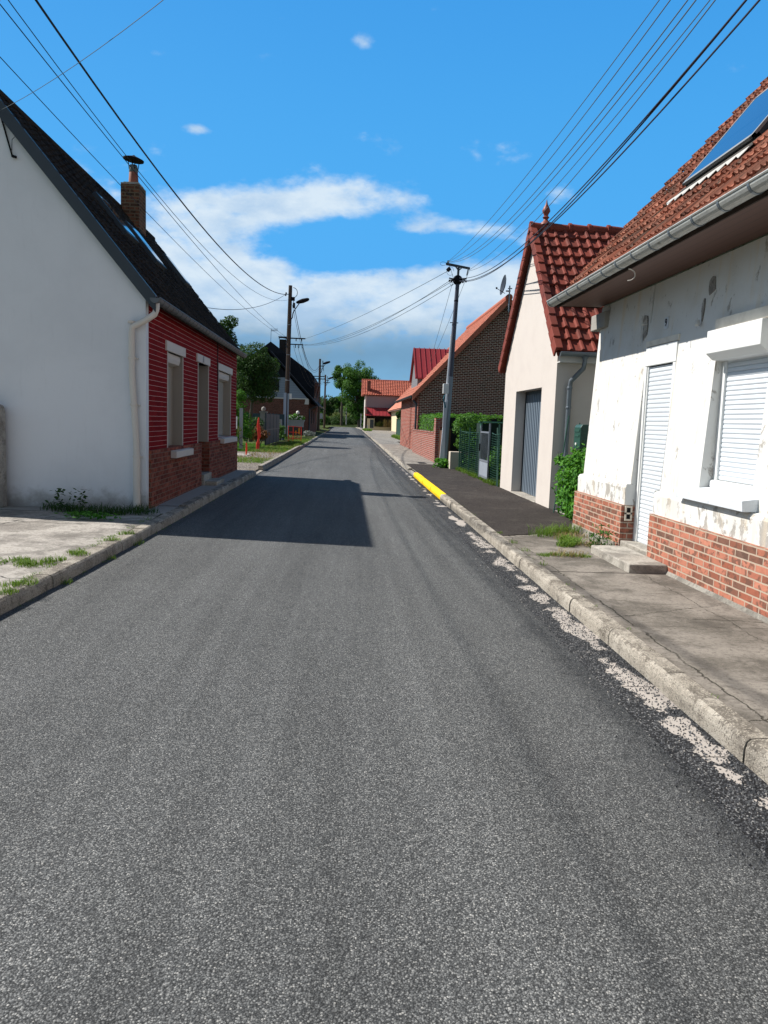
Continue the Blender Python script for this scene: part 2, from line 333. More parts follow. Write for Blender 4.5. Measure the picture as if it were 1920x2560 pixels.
def brick(name,cols,mortar,bw=.225,bh=.074,ms=.010,bumpd=.008,stain=0,white=0):
    def fn(n,uv,b):
        nz=n.noise(uv,8,2); wv=n.vmath('ADD',uv,n.vec(0,n.math('MULTIPLY',n.math('SUBTRACT',nz,.5),.008),0))
        t=n.add('ShaderNodeTexBrick',offset=.5); n.put(t.inputs['Vector'],wv); t.inputs['Scale'].default_value=1; t.inputs['Brick Width'].default_value=bw; t.inputs['Row Height'].default_value=bh; t.inputs['Mortar Size'].default_value=ms; t.inputs['Mortar Smooth'].default_value=.15
        t.inputs['Color1'].default_value=(0,0,0,1); t.inputs['Color2'].default_value=(1,1,1,1); t.inputs['Mortar'].default_value=(.5,.5,.5,1)
        c=n.ramp(t.outputs[0],[(i/(len(cols)-1),k) for i,k in enumerate(cols)])
        f=n.noise(uv,55,4,.7); a=n.noise(uv,14,4,.6)
        k=n.math('ADD',.72,n.math('MULTIPLY',a,.55)); c=n.mix(1,c,n.vec(k,k,k),'MULTIPLY')
        c=n.mix(n.math('MULTIPLY',n.sstep(n.noise(uv,9,4,.6,.5),.50,.58),.72),c,tuple(x*.75 for x in cols[0])); c=n.mix(n.math('MULTIPLY',n.sstep(f,.6,.7),.4),c,tuple(x*.4 for x in cols[0]))
        if stain: c=n.mix(n.math('MULTIPLY',n.sstep(n.noise(uv,.9,5,.7),.52,.66),stain),c,(.05,.03,.025))
        if white: c=n.mix(n.sstep(n.noise(uv,2.6,6,.75),.62,.70),c,(.5,.45,.42))
        mo=n.mix(n.math('MULTIPLY',f,.6),mortar,tuple(x*.55 for x in mortar))
        c=n.mix(t.outputs['Fac'],c,mo)
        h=n.math('ADD',n.math('MULTIPLY',n.math('SUBTRACT',1,t.outputs['Fac']),1),n.math('MULTIPLY',f,.25))
        return dict(c=c,r=.92,s=.08,n=n.bump(h,.8,bumpd))
    return mat(name,fn)
BR_RIGHT=brick('plinth_brick_orange',[(.14,.085,.065),(.27,.095,.06),(.37,.145,.095),(.44,.185,.125),(.33,.12,.08),(.40,.16,.11)],(.46,.36,.28),.225,.068,.008)
BR_LEFT=brick('plinth_brick_brown',[(.12,.034,.024),(.20,.052,.035),(.26,.072,.046),(.29,.10,.068)],(.22,.145,.11),.225,.075,.007,.005)
BR_BLACK=brick('gable_brick_dark',[(.060,.020,.015),(.12,.034,.024),(.16,.048,.032),(.085,.030,.022)],(.56,.46,.38),.24,.088,.011,.008,.15)
BR_RED=brick('facade_brick_red',[(.20,.045,.03),(.28,.06,.04),(.34,.08,.055)],(.40,.33,.28),.235,.085,.011,.008,.25,.0)
BR_RED2=brick('garden_wall_brick',[(.19,.05,.035),(.28,.07,.05),(.34,.09,.065)],(.36,.31,.27),.23,.08,.012,.012,.35,1)
BR_CHIM=brick('chimney_brick',[(.05,.035,.025),(.13,.06,.035),(.20,.08,.045),(.09,.045,.03)],(.19,.14,.09),.22,.078,.012)
BR_FAR=brick('far_brick',[(.10,.035,.026),(.15,.05,.036),(.19,.07,.05)],(.17,.13,.11),.24,.08,.010)
def m_redpaint(n,uv,b):
    x,y,z=n.sep(uv); nz=n.math('MULTIPLY',n.math('SUBTRACT',n.noise(uv,5,3),.5),.012)
    row=n.math('DIVIDE',n.math('ADD',y,nz),.0805); fr=n.math('FRACT',row); li=n.sstep(n.math('ABSOLUTE',n.math('SUBTRACT',fr,.5)),.045,.02)
    li=n.math('MULTIPLY',li,n.sstep(n.noise(uv,30,3),.30,.38))
    off=n.math('MULTIPLY',n.math('MODULO',n.math('FLOOR',n.math('ADD',row,.5)),2),.5)
    vj=n.sstep(n.math('ABSOLUTE',n.math('SUBTRACT',n.math('FRACT',n.math('ADD',n.math('DIVIDE',x,.23),off)),.5)),.035,.02)
    rn=n.wnoise(n.vec(n.math('FLOOR',n.math('ADD',n.math('ADD',n.math('DIVIDE',x,.23),off),.5)),n.math('FLOOR',n.math('ADD',row,.5)),0))
    c=n.mix(rn,(.165,.007,.009),(.23,.012,.014)); c=n.mix(n.math('MULTIPLY',vj,.5),c,(.09,.002,.003))
    chip=n.math('MULTIPLY',n.sstep(n.noise(uv,38,3,.6),.70,.74),n.sstep(n.noise(uv,1.7,3),.45,.6)); c=n.mix(n.math('MULTIPLY',chip,.5),c,(.55,.42,.38))
    c=n.mix(n.math('MULTIPLY',li,.95),c,(.62,.45,.42))
    return dict(c=c,r=.92,s=.06,n=n.bump(n.math('SUBTRACT',1,n.math('MAXIMUM',li,n.math('MULTIPLY',vj,.6))),.4,.005))
REDP=mat('painted_red_brick',m_redpaint)
def render_wall(name,col,stain,amt,sc_=1.2,spec=.25,streak=0,base=None):
    def fn(n,uv,b):
        a=n.noise(uv,sc_,6,.62,.2); g=n.noise(uv,90,3); x,y,z=n.sep(uv)
        c=n.mix(n.math('MULTIPLY',n.sstep(a,.42,.68),amt),col,stain)
        if streak:
            s_=n.noise(n.vec(n.math('MULTIPLY',x,9),n.math('MULTIPLY',y,.8),0),1.5,6,.7); c=n.mix(n.math('MULTIPLY',n.sstep(s_,.55,.72),streak),c,tuple(k*.75 for k in stain))
        if base:   # splash-back dirt just above the ground
            c=n.mix(n.math('MULTIPLY',n.sstep(n.math('ADD',y,n.math('MULTIPLY',n.noise(uv,4,5,.7),-.5)),.22,-.12),.8),c,base)
        return dict(c=c,r=.9,s=spec,n=n.bump(g,.3,.004))
    return mat(name,fn)
W_LEFT=render_wall('gable_render_pale',(.68,.70,.73),(.58,.60,.63),.5,.6,base=(.20,.19,.17),streak=.12)
W_GAR=render_wall('garage_render_cream',(.54,.495,.455),(.49,.445,.41),.5,2)
def m_peel(n,uv,b):
    x,y,z=n.sep(uv); g=n.noise(uv,60,4,.65); a=n.noise(uv,1.6,5,.6)
    c=n.mix(n.math('MULTIPLY',n.sstep(a,.45,.7),.5),(.62,.62,.60),(.52,.50,.455))
    st=n.noise(n.vec(n.math('MULTIPLY',x,1.0),n.math('MULTIPLY',y,.55),0),7,7,.75,.4)
    zone=n.math('ADD',n.math('MULTIPLY',n.sstep(y,1.15,.75),.07),n.math('MULTIPLY',n.sstep(n.noise(n.vec(n.math('MULTIPLY',x,1),n.math('MULTIPLY',y,.2),0),1.9,2),.5,.66),.07))
    pk=n.sstep(n.math('ADD',st,zone),.600,.655)
    c=n.mix(n.math('MULTIPLY',pk,.85),c,n.mix(n.noise(uv,35,4,.7),(.16,.145,.125),(.44,.41,.37)))
    ye=n.noise(n.vec(n.math('MULTIPLY',x,5),n.math('MULTIPLY',y,.7),3),1.2,4,.6); c=n.mix(n.math('MULTIPLY',n.sstep(ye,.52,.72),.55),c,(.62,.52,.38))
    # bump: fine grain, peeled patches recessed
    return dict(c=c,r=.85,s=.25,n=n.bump(n.math('SUBTRACT',n.math('MULTIPLY',g,.3),pk),.5,.006))
PEEL=mat('peeling_white_paint',m_peel)
def m_tile(cols,moss=None,rough=.75,spec=.3,fine=1):
    def fn(n,uv,b):
        fl=n.vmath('FLOOR',uv,None); r=n.wnoise(fl); c=n.ramp(r,[(i/(len(cols)-1),k) for i,k in enumerate(cols)])
        a=n.noise(uv,3.1,5,.65); k=n.math('ADD',.68,n.math('MULTIPLY',a,.62)); c=n.mix(1,c,n.vec(k,k,k),'MULTIPLY')
        if moss: c=n.mix(n.math('MULTIPLY',n.sstep(n.noise(uv,.9,6,.7),.50,.66),moss[1]),c,moss[0]); c=n.mix(n.math('MULTIPLY',n.sstep(n.noise(uv,5,4,.7),.62,.72),moss[1]*.7),c,tuple(x*.4 for x in moss[0]))
        return dict(c=c,r=rough,s=spec,n=n.bump(n.noise(uv,14,3),.25,.01))
    return fn
T_OLD=mat('old_clay_tile',m_tile([(.11,.045,.032),(.27,.095,.06),(.33,.125,.08),(.16,.07,.05),(.38,.165,.11),(.21,.10,.075)],((.09,.07,.055),.95),.9,.15))
T_NEW=mat('new_clay_tile',m_tile([(.155,.034,.024),(.205,.045,.030),(.18,.039,.026),(.13,.033,.024)],((.10,.035,.028),.6),.75,.2))
T_ORANGE=mat('orange_roof_tile',m_tile([(.30,.085,.05),(.40,.12,.07),(.35,.10,.06)],((.25,.10,.06),.5)))
T_SALMON=mat('salmon_roof_tile',m_tile([(.46,.17,.11),(.50,.20,.13)]))
T_BLACK=mat('dark_slate_tile',m_tile([(.012,.009,.007),(.024,.017,.012),(.038,.027,.019),(.016,.012,.010)],((.06,.045,.03),.5),.95,.08))
SLATE=mat('far_slate',m_tile([(.008,.010,.014),(.014,.016,.022)],None,.8,.15))
ZINC=dirty('zinc_gutter',(.36,.37,.35),.5,.35,3,40,.1,.25,.4,(.20,.20,.17))
ZINCD=dirty('grey_zinc_pipe',(.17,.20,.23),.42,.3,4,40,.1,.5,.5)
ANTH=dirty('anthracite_metal',(.035,.045,.055),.5,.1,2,50,.05,.2,.4)
PVC=dirty('white_pvc',(.66,.67,.66),.4,.05,2,40,.02)
PVCP=dirty('pipe_offwhite',(.60,.56,.51),.5,.08,2,40,.02)
SHUT=dirty('shutter_white',(.56,.60,.64),.4,.04,2,40,.02)
BEIGE=dirty('beige_plaster',(.34,.30,.255),.8,.08,2,70,.1)
LINT=dirty('white_lintel',(.58,.53,.49),.8,.1,3,70,.15)
WOODB=None
def m_wood(col,dark,sc_=8,axis=0):
    def fn(n,uv,b):
        x,y,z=n.sep(uv); p=n.vec(n.math('MULTIPLY',x,sc_ if axis==0 else .8),n.math('MULTIPLY',y,.8 if axis==0 else sc_),0)
        g=n.noise(p,2.5,5,.6); return dict(c=n.mix(g,dark,col),r=.6,s=.3,n=n.bump(g,.3,.004))
    return fn
SOFFIT=mat('brown_soffit',lambda n,uv,b:(lambda x:dict(c=n.mix(n.sstep(n.math('ABSOLUTE',n.math('SUBTRACT',n.math('FRACT',n.math('MULTIPLY',x[0],10)),.5)),.44,.49),n.mix(n.noise(n.vec(n.math('MULTIPLY',x[0],30),x[1],0),2,4),(.07,.028,.017),(.11,.045,.028)),(.03,.015,.01)),r=.6))(n.sep(uv)))
WOODD=mat('dark_wood_gate',m_wood((.16,.075,.045),(.05,.028,.02),14))
WOODG=mat('grey_weathered_boards',m_wood((.24,.24,.25),(.09,.09,.10),9))
GATEP=mat('fence_panel_grey',m_wood((.035,.045,.052),(.022,.028,.034),9))
CLAD=mat('blue_grey_cladding',lambda n,uv,b:(lambda x:dict(c=n.mix(n.sstep(n.math('FRACT',n.math('MULTIPLY',x[1],4.5)),.10,.04),(.20,.235,.30),(.07,.085,.12)),r=.6))(n.sep(uv)))
SEAMRED=dirty('red_metal_roof',(.24,.022,.028),.45,.12,1,30,.05,.1,.5)
GREYW=dirty('far_grey_render',(.22,.205,.225),.9,.08,.6,30,.1)
CREAM=dirty('far_cream_render',(.62,.52,.34),.9,.06,.8,30,.1)
POLEW=mat('pole_wood',m_wood((.10,.065,.045),(.025,.018,.015),16))
POLEC=dirty('pole_concrete',(.30,.30,.31),.8,.12,2,40,.2)
POLEG=dirty('pole_steel_grey',(.20,.23,.27),.5,.3,1.2,40,.1,.3,.4)
BLACK=dirty('black_fitting',(.010,.010,.014),.7,.1,2,40,.02,0,.08)
CABLE=dirty('cable_black',(.010,.011,.022),.6,.05,2,30,.02)
CABLEC=dirty('cable_copper',(.06,.085,.10),.6,.05,2,30,.02)
GREENP=dirty('green_paint',(.012,.055,.038),.45,.1,2,40,.02,0,.5)
GREENW=dirty('green_wire',(.02,.07,.05),.5,.1,2,40,.02)
GALV=dirty('galvanised_steel',(.24,.26,.30),.45,.2,3,50,.05,.5,.5)
ORANGE=dirty('orange_plastic',(.80,.05,.03),.5,.08,2,40,.02)
YELP=dirty('yellow_kerb_paint',(.84,.54,.006),.8,.18,5,70,.8,0,.2,(.50,.33,.03))
CEMENT=dirty('cement_grey',(.30,.285,.26),.9,.15,3,60,.3,0,.2,(.18,.165,.14))
STEP=conc('step_concrete',(.38,.355,.31),(.20,.18,.155),0,80,.5,.4)
LEAD=dirty('lead_flashing',(.40,.39,.36),.6,.3,8,50,.2,.2)
TERRA=dirty('terracotta',(.22,.075,.045),.7,.15,4,50,.1)
TERRAD=dirty('brown_finial_clay',(.20,.05,.035),.5,.15,4,50,.1)
GARD=dirty('garage_door_grey',(.15,.19,.235),.45,.06,2,40,.02,.1,.45)
DARKV=dirty('dark_interior',(.012,.012,.012),.9,.05)
def m_glass(n,uv,b): return dict(c=(.02,.05,.09),r=.03,s=1.0,m=.75)
GLASS=mat('window_glass',lambda n,uv,b:dict(c=(.10,.20,.30),r=.04,m=.9))
BARK=mat('bark',m_wood((.12,.095,.07),(.045,.035,.028),10))
def leafm(name,c1,c2,tr=.35):
    def fn(n,uv,b):
        r=n.sep(uv)[0]; c=n.ramp(n.math('FRACT',r),[(0,c1),(1,c2)])
        out=[x for x in n.n if x.type=='OUTPUT_MATERIAL'][0]
        t=n.add('ShaderNodeBsdfTranslucent'); n.put(t.inputs[0],n.mix(.5,c,(c2[0]*1.3,c2[1]*1.3,c2[2]*.5)))
        mx=n.add('ShaderNodeMixShader'); mx.inputs[0].default_value=tr; n.l.new(b.outputs[0],mx.inputs[1]); n.l.new(t.outputs[0],mx.inputs[2]); n.l.new(mx.outputs[0],out.inputs[0])
        return dict(c=c,r=.7,s=.18)
    return mat(name,fn)
L_DARK=leafm('leaf_dark',(.018,.045,.012),(.045,.10,.022),.25)
L_MID=leafm('leaf_mid',(.026,.080,.014),(.085,.19,.032),.3)
L_HEDGE=leafm('leaf_hedge',(.030,.10,.012),(.10,.25,.030),.3)
L_LAUREL=leafm('leaf_laurel',(.030,.12,.014),(.11,.30,.035),.3)
L_GRASS=leafm('grass_blade',(.045,.11,.012),(.16,.26,.04),.3)
L_DRY=leafm('dry_blade',(.16,.12,.05),(.30,.24,.11),.2)
L_REDL=leafm('leaf_red',(.10,.035,.02),(.17,.08,.03),.3)
L_OLIVE=leafm('leaf_olive',(.06,.09,.02),(.15,.17,.05),.3)
FLOWER=dirty('flower_white',(.75,.72,.66),.7,.05)
# ================================================================== SETTING
VZ=.12
def grid(mb,x0,x1,nx,y0,y1,ny,fz):
    P=[[(x0+(x1-x0)*i/nx,y0+(y1-y0)*j/ny) for i in range(nx+1)] for j in range(ny+1)]
    for j in range(ny):
        for i in range(nx):
            q=[P[j][i],P[j][i+1],P[j+1][i+1],P[j+1][i]]; mb.face([(x,y,fz(x,y)) for x,y in q])
def sm(t): t=max(0,min(1,t)); return t*t*(3-2*t)
mb=MB(); grid(mb,-1500,1500,6,-300,2800,6,lambda x,y:-.06); mb.build('ground',SOIL,kind='structure')
# road: straight, then bends away to the left
def lx(y): # left road edge
    for (a,xa),(b,xb) in zip(KL,KL[1:]):
        if a<=y<=b: return xa+(xb-xa)*(y-a)/(b-a)
    return KL[-1][1]
def rx(y):
    for (a,xa),(b,xb) in zip(KR,KR[1:]):
        if a<=y<=b: return xa+(xb-xa)*(y-a)/(b-a)
    return KR[-1][1]
KL=[(-6,-2.85),(5,-2.68),(8.3,-2.58),(12,-2.52),(22,-2.46),(56,-2.40),(100,-2.55),(150,-3.0),(190,-5.0),(215,-9.5),(235,-18)]
KR=[(-6,1.95),(5.6,2.0),(16,2.04),(29,2.10),(50,2.25),(78,2.45),(150,3.0),(190,2.4),(215,0.5),(250,-8)]
ys=[-6,-3,0,3,5,8.3,12,16,22,29,36,45,56,78,100,125,150,165,180,190,200,207,215,225,235]
mb=MB()
for a,b in zip(ys,ys[1:]): mb.face([(lx(a)-.04,a,0),(rx(a)-.34,a,0),(rx(b)-.34,b,0),(lx(b)-.04,b,0)])
mb.build('road',ASPH,kind='structure')
mb=MB()
for a,b in zip(ys,ys[1:]): mb.face([(rx(a)-.34,a,0),(rx(a)+.03,a,0),(rx(b)+.03,b,0),(rx(b)-.34,b,0)])
mb.build('gutter_strip',GUT,kind='structure')
# right-hand kerb, one stone per metre, rounded nose
def kerb(mbx,edge,y0,y1,L,side,h=.125,wd=.13,seed=3,topz=None):
    rn=random.Random(seed); y=y0
    while y<y1-.01:
        e=min(y+L,y1); g=.006 if y<40 else 0; a,b=y+g,e-g; dz=rn.uniform(-.004,.004); dxx=rn.uniform(-.006,.006)
        pr=[(0,-.05),(0.0,h*.55),(.010,h*.85),(.028,h*.985),(.05,h),(wd,h+.002),(wd,-.05)]
        sub=3 if y<14 else 1
        for q in range(sub):
            c,d=a+(b-a)*q/sub,a+(b-a)*(q+1)/sub
            A=[(edge(c)+side*(px+dxx),c,pz+dz) for px,pz in pr]; B=[(edge(d)+side*(px+dxx),d,pz+dz) for px,pz in pr]
            for i in range(len(pr)-1):
                mbx.face([A[i],A[i+1],B[i+1],B[i]])
            if q==0: mbx.face(A)
            if q==sub-1: mbx.face(B)
        y=e
mb=MB(); kerb(mb,rx,-3.5,16.15,1.0,1); mb2=MB(); kerb(mb2,rx,16.15,23.0,1.0,1); kerb(mb,rx,25.2,190,1.0,1,h=.12)
kerb(mb,rx,23.0,25.2,1.0,1,h=.06)
o=mb.build('kerb',KERB,kind='structure',smooth=True)
mb2.build('kerb_marking',YELP,kind='structure',smooth=True)
mb=MB(); kerb(mb,lx,-3,12.6,1.0,-1,h=.12,wd=.16); kerb(mb,lx,12.6,21.6,1.0,-1,h=.14,wd=.16,seed=5); kerb(mb,lx,21.6,23.4,.9,-1,h=.03,wd=.16); kerb(mb,lx,23.4,42,1.0,-1,h=.17,wd=.15,seed=8); kerb(mb,lx,42,185,1.0,-1,h=.13,wd=.15,seed=9)
mb.build('kerb_left',KERB,kind='structure',smooth=True)
# pavements on the right
def strip(mbx,fx0,fx1,y0,y1,z,dy=2,zf=None):
    k=max(1,int((y1-y0)/dy))
    for i in range(k):
        a=y0+(y1-y0)*i/k; b=y0+(y1-y0)*(i+1)/k
        mbx.face([(fx0(a),a,z),(fx1(a),a,z),(fx1(b),b,z),(fx0(b),b,z)])
KRI=lambda y: rx(y)+.125
# near concrete pavement cast in bays with cracks between, subtly uneven
mb=MB()
bays=[-3.5,-1.2,1.1,3.15,5.62,7.75,11.0]
for i,(a,b) in enumerate(zip(bays,bays[1:])):
    A,B=a+.008,b-.008; dz=[.118,.121,.117,.122,.119,.121][i]
    mb.prism([(KRI(A)+.012,A,dz-.12),(3.60,A,dz-.12),(3.60,B,dz-.12),(KRI(B)+.012,B,dz-.12)],(0,0,.12))
mb.build('pavement',PAVE,kind='structure')
mb=MB(); strip(mb,lambda y:KRI(y)-.02,lambda y:3.9,-3.5,11.0,.095); mb.build('pavement_joint',DARKV,kind='structure')
mb=MB(); strip(mb,KRI,lambda y:3.78 if y<19.2 else 3.74,11.0,27.8,.130)
rn=random.Random(9); fp=[(KRI(10.2)+(3.44-KRI(10.2))*i/14,10.22+.55*(i/14)+rn.uniform(-.03,.03)) for i in range(15)]
mb.face([(x,y,.130) for x,y in fp]+[(3.44,11.0,.130),(KRI(11),11.0,.130)])
mb.build('footpath',NASPH,kind='structure')
mb=MB(); strip(mb,KRI,lambda y:4.9,11.0,27.8,.10); mb.build('footpath_base',CEMENT,kind='structure')
mb=MB()
y=27.8
rn=random.Random(4)
while y<60:
    L=rn.choice([1.6,2.0,2.4]); mb.prism([(KRI(y)+.01,y+.012,.0),(4.0,y+.012,.0),(4.0,y+L-.012,.0),(KRI(y+L)+.01,y+L-.012,.0)],(0,0,.118+rn.uniform(-.004,.004))); y+=L
mb.build('pavement_slabs',SLAB,kind='structure')
mb=MB(); strip(mb,KRI,lambda y:12,60.0,141,.12,8); strip(mb,KRI,lambda y:4.4 if y<175 else 3.4,141,190,.12,8); mb.build('pavement_yard',SLAB,kind='structure')
# left side: rough concrete apron, dark path along the house, gravel, verges
LI=lambda y: lx(y)-.16
mb=MB(); grid(mb,-9,-2.72,30,-3,11.6,50,lambda x,y:.118+.012*math.sin(x*3.1+y*1.7)*math.sin(y*2.3-x)+(.0 if x<-3 else 0))
mb.build('pavement_apron',APRON,kind='structure')
mb=MB(); strip(mb,lambda y:-14,LI,11.6,12.6,.122); strip(mb,lambda y:-3.3,LI,12.6,21.7,.128); mb.build('footpath_left',CEMENT,kind='structure')
mb=MB(); grid(mb,-7,-2.60,10,21.7,33.5,12,lambda x,y:.07+.06*sm((y-23.5)/3)); mb.build('path_gravel',GRAV,kind='structure')
def vz(x,y): return .125+.5*sm((y-54)/16)*sm((-3.2-x)/1.2)
mb=MB(); grid(mb,-34,-2.55,30,33.5,128,30,vz); grid(mb,-34,-4.6,20,21.7,33.5,8,lambda x,y:.128+.0*x); grid(mb,-9,-3.0,6,128,190,6,lambda x,y:.4); mb.build('verge',SOIL,kind='structure')
# slab of the manhole by the conduits
MB().box(-4.9,-3.75,29.6,31.4,.1,.15).build('manhole_slab',APRON,loc=(-4.3,30.5,.1),label='pale concrete manhole slab lying in the gravel by the two red conduits',cat='slab')
HILLM=mat('hill_grass',lambda n,uv,b:dict(c=n.mix(n.sstep(n.noise(uv,.12,6,.7),.42,.6),(.06,.075,.018),(.018,.032,.008)),r=1,s=.1,n=n.bump(n.noise(uv,.8,6,.8),1,.5)))
# hill behind the road's end
def hz(x,y):
    a=8.5*sm((y-196+.35*x)/70)+3.0*sm((y-262)/80)
    return a*(.75+.25*math.sin(x*.045+.6))
mb=MB(); grid(mb,-160,160,60,196,420,36,lambda x,y:hz(x,y)-.05); mb.build('hill',HILLM,kind='structure',smooth=True)
# ================================================================== PALE HOUSE ON THE LEFT
LX=-3.08; LY0,LY1=12.05,21.86; LE=3.50; LRX,LRZ=-5.42,6.34; LBX=-7.76
h=thing('brick_house','one-storey house with pale rendered gable, dark red painted brick front and steep black roof','house',(LX,LY0,.1))
W1=(13.52,14.72,1.0,2.68); DR=(16.25,17.42,.36,2.70); W2=(18.82,20.74,1.1,2.70)
mb=MB(); mb.prism([(LX-.002,LY0,-.05),(LX-.002,LY0,LE),(LRX,LY0,LRZ-.04),(LBX,LY0,LE),(LBX,LY0,-.05)],(0,.28,0)); mb.build('gable_wall',W_LEFT,h); mb=MB(); mb.prism([(LX-.25,LY1-.28,-.05),(LX-.25,LY1-.28,LE),(LRX,LY1-.28,LRZ-.04),(LBX,LY1-.28,LE),(LBX,LY1-.28,-.05)],(0,.27,0)); mb.box(LBX,LBX+.25,LY0+.28,LY1-.28,-.05,LE)
mb.build('rear_wall',W_LEFT,h); MB().box(LX-.002,LX+.012,LY0-.003,LY0+.16,-.05,3.36).build('corner_trim',W_LEFT,h)
mb=MB(); wall_x(mb,lambda z:LX+.004,LY0+.16,LY1,1.02,3.40,[W1,DR,W2]); mb.box(LX-.24,LX-.01,LY1-.02,LY1,0,3.4); mb.build('street_wall',REDP,h)
mb=MB()
for y0,y1 in ((LY0+.16,16.47),(17.42,LY1)):
    zt=1.035
    mb.box(LX-.25,LX+.05,y0,y1,-.05,zt)
mb.build('plinth',BR_LEFT,h,bevel=.01)
mb=MB()
for op in (W1,W2):
    a,b,c,d=op; mb.face([(LX-.26,b,c),(LX+.002,b,c),(LX+.002,b,d),(LX-.26,b,d)]); mb.face([(LX-.26,a,c),(LX+.002,a,c),(LX+.002,a,d),(LX-.26,a,d)]); mb.face([(LX-.26,a,d),(LX-.26,b,d),(LX+.002,b,d),(LX+.002,a,d)])
a,b,c,d=DR; mb.face([(LX-.3,b,1.03),(LX+.002,b,1.03),(LX+.002,b,d),(LX-.3,b,d)]); mb.face([(LX-.3,a,1.03),(LX+.002,a,1.03),(LX+.002,a,d),(LX-.3,a,d)]); mb.face([(LX-.3,a,d),(LX-.3,b,d),(LX+.002,b,d),(LX+.002,a,d)])
mb.build_each('reveal',BEIGE,h)
# thin pale edging strip round each opening
mb=MB()
for a,b,c,d in (W1,W2,DR):
    cc_=max(c,1.03)
    for y in (a-.035,b): mb.box(LX+.004,LX+.014,y,y+.035,cc_,d)
mb.build_each('window_edging',LINT,h)
for k,(a,b,c,d) in enumerate((W1,W2)):
    wn=MB().box(LX-.25,LX-.19,a+.002,b-.002,c+.01,d-.01)
    for y in (a+.05,b-.10): wn.box(LX-.19,LX-.17,y,y+.05,c+.02,d-.02)
    wo_=wn.build('window',BEIGE,h)
    sh=MB(); zz=c+.02
    while zz<d-.22: sh.box(LX-.195,LX-.175,a+.1,b-.1,zz,zz+.036); zz+=.04
    sh.build('roller_shutter',BEIGE,wo_)
    MB().prism([(LX-.19,a+.03,d-.20),(LX-.05,a+.03,d-.17),(LX-.03,a+.03,d-.10),(LX-.03,a+.03,d-.01),(LX-.19,a+.03,d-.01)],(0,b-a-.06,0)).build('shutter_box',LINT,wo_,bevel=.006)
    MB().box(LX-.2,LX+.035,a-.17,b+.16,d,d+.165).build('lintel',LINT,wo_,bevel=.006)
    MB().prism([(LX-.2,a+.06,c),(LX+.15,a+.06,c-.03),(LX+.15,a+.06,c-.15),(LX-.2,a+.06,c-.15)],(0,b-a+.30,0)).build('sill',LINT,wo_,bevel=.008)
a,b,c,d=DR
dr=MB().box(LX-.32,LX-.27,a,b,.30,d); dr=dr.build('door',dirty('door_charcoal',(.03,.03,.034),.5),h)
MB().box(LX-.27,LX-.25,a+.02,a+.10,.4,d-.1).box(LX-.27,LX-.25,b-.10,b-.02,.4,d-.1).box(LX-.27,LX-.25,a+.02,b-.02,d-.34,d-.30).build('door_frame',ANTH,dr)
MB().box(LX-.27,LX-.235,a+.15,a+.19,1.25,1.40).build('handle',GALV,dr)
MB().box(LX-.30,LX+.035,a-.21,b+.09,d,d+.165).build('lintel',LINT,dr,bevel=.006)
MB().box(LX+.035,LX+.045,16.62,16.74,d+.02,d+.15).build('number_plate',dirty('enamel_grey',(.25,.25,.27),.4),dr)
MB().box(LX-.30,LX+.10,16.48,17.40,-.02,.36).box(LX+.05,LX+.36,16.55,17.55,.0,.215).build('doorstep',STEP,h,bevel=.012)
# roof
rs=Vector((LRX-(LX+.14),0,LRZ-LE+.0)); 
ex,ez=LX+.17,LE+.02-.17*(LRZ-LE)/(LX-LRX)
V_=Vector((LRX-ex,0,LRZ+.03-ez)); Lr=V_.length; N_=Vector((V_.z,0,-V_.x)).normalized()
mb=MB(); mb.prism([(ex,LY0-.12,ez-.09),(LRX,LY0-.12,LRZ-.07),(2*LRX-ex,LY0-.12,ez-.09),(2*LRX-ex,LY0-.12,ez-.03),(LRX,LY0-.12,LRZ-.01),(ex,LY0-.12,ez-.03)],(0,LY1-LY0+.30,0))
rf=mb.build('roof',T_BLACK,h)
mb=MB(); tiles(mb,(ex,LY0-.12,ez),(0,1,0),V_,N_,LY1-LY0+.30,Lr,.235,.20,[(0,.012),(.15,.022),(.3,.006),(.6,.0),(.8,.004),(1,.012)],.02,.018,5,.005)
tiles(mb,(2*LRX-ex,LY1+.18,ez),(0,-1,0),(-V_.x,0,V_.z),(-N_.x,0,N_.z),LY1-LY0+.30,Lr,.5,.4,[(0,.01),(1,.01)],.02,.018,6)
mb.build('roof_tiles',T_BLACK,rf)
MB().tube([(LRX,LY0-.12,LRZ+.02),(LRX,LY1+.18,LRZ+.02)],.075,10).build('ridge_tile',T_BLACK,rf,smooth=True)
mb=MB()  # bargeboard on the near gable
pb=[(ex+.02,LY0-.135,ez-.20),(ex+.02,LY0-.135,ez+.035),(LRX,LY0-.135,LRZ+.06),(LRX,LY0-.135,LRZ-.19)]
mb.prism(pb,(0,.03,0)); mb.prism([(2*LRX-x,y,z) for x,y,z in pb],(0,.03,0)); 
mb.prism([(ex+.02,LY0-.135,ez+.035),(ex+.02,LY0-.135,ez+.05),(LRX,LY0-.135,LRZ+.075),(LRX,LY0-.135,LRZ+.06)],(0,.12,0))
mb.build('bargeboard',ANTH,h)
mb=MB()  # skylights seen edge-on in the street slope
def on_roof(u,y,n_=0): p=Vector((ex,y,ez))+V_.normalized()*u+N_*n_; return p
for y0,y1,u0,u1 in ((14.6,15.4,1.9,2.8),(16.3,17.1,1.7,2.7),(20.1,20.8,2.0,2.9)):
    fr=MB(); P=[on_roof(u0,y0,.02),on_roof(u1,y0,.02),on_roof(u1,y1,.02),on_roof(u0,y1,.02)]; fr.prism(P,N_*.085); so_=fr.build('skylight',ANTH,rf)
    gl=MB(); gl.prism([on_roof(u0+.08,y0+.07,.106),on_roof(u1-.08,y0+.07,.106),on_roof(u1-.08,y1-.07,.106),on_roof(u0+.08,y1-.07,.106)],N_*.006); gl.build('pane',GLASS,rf)
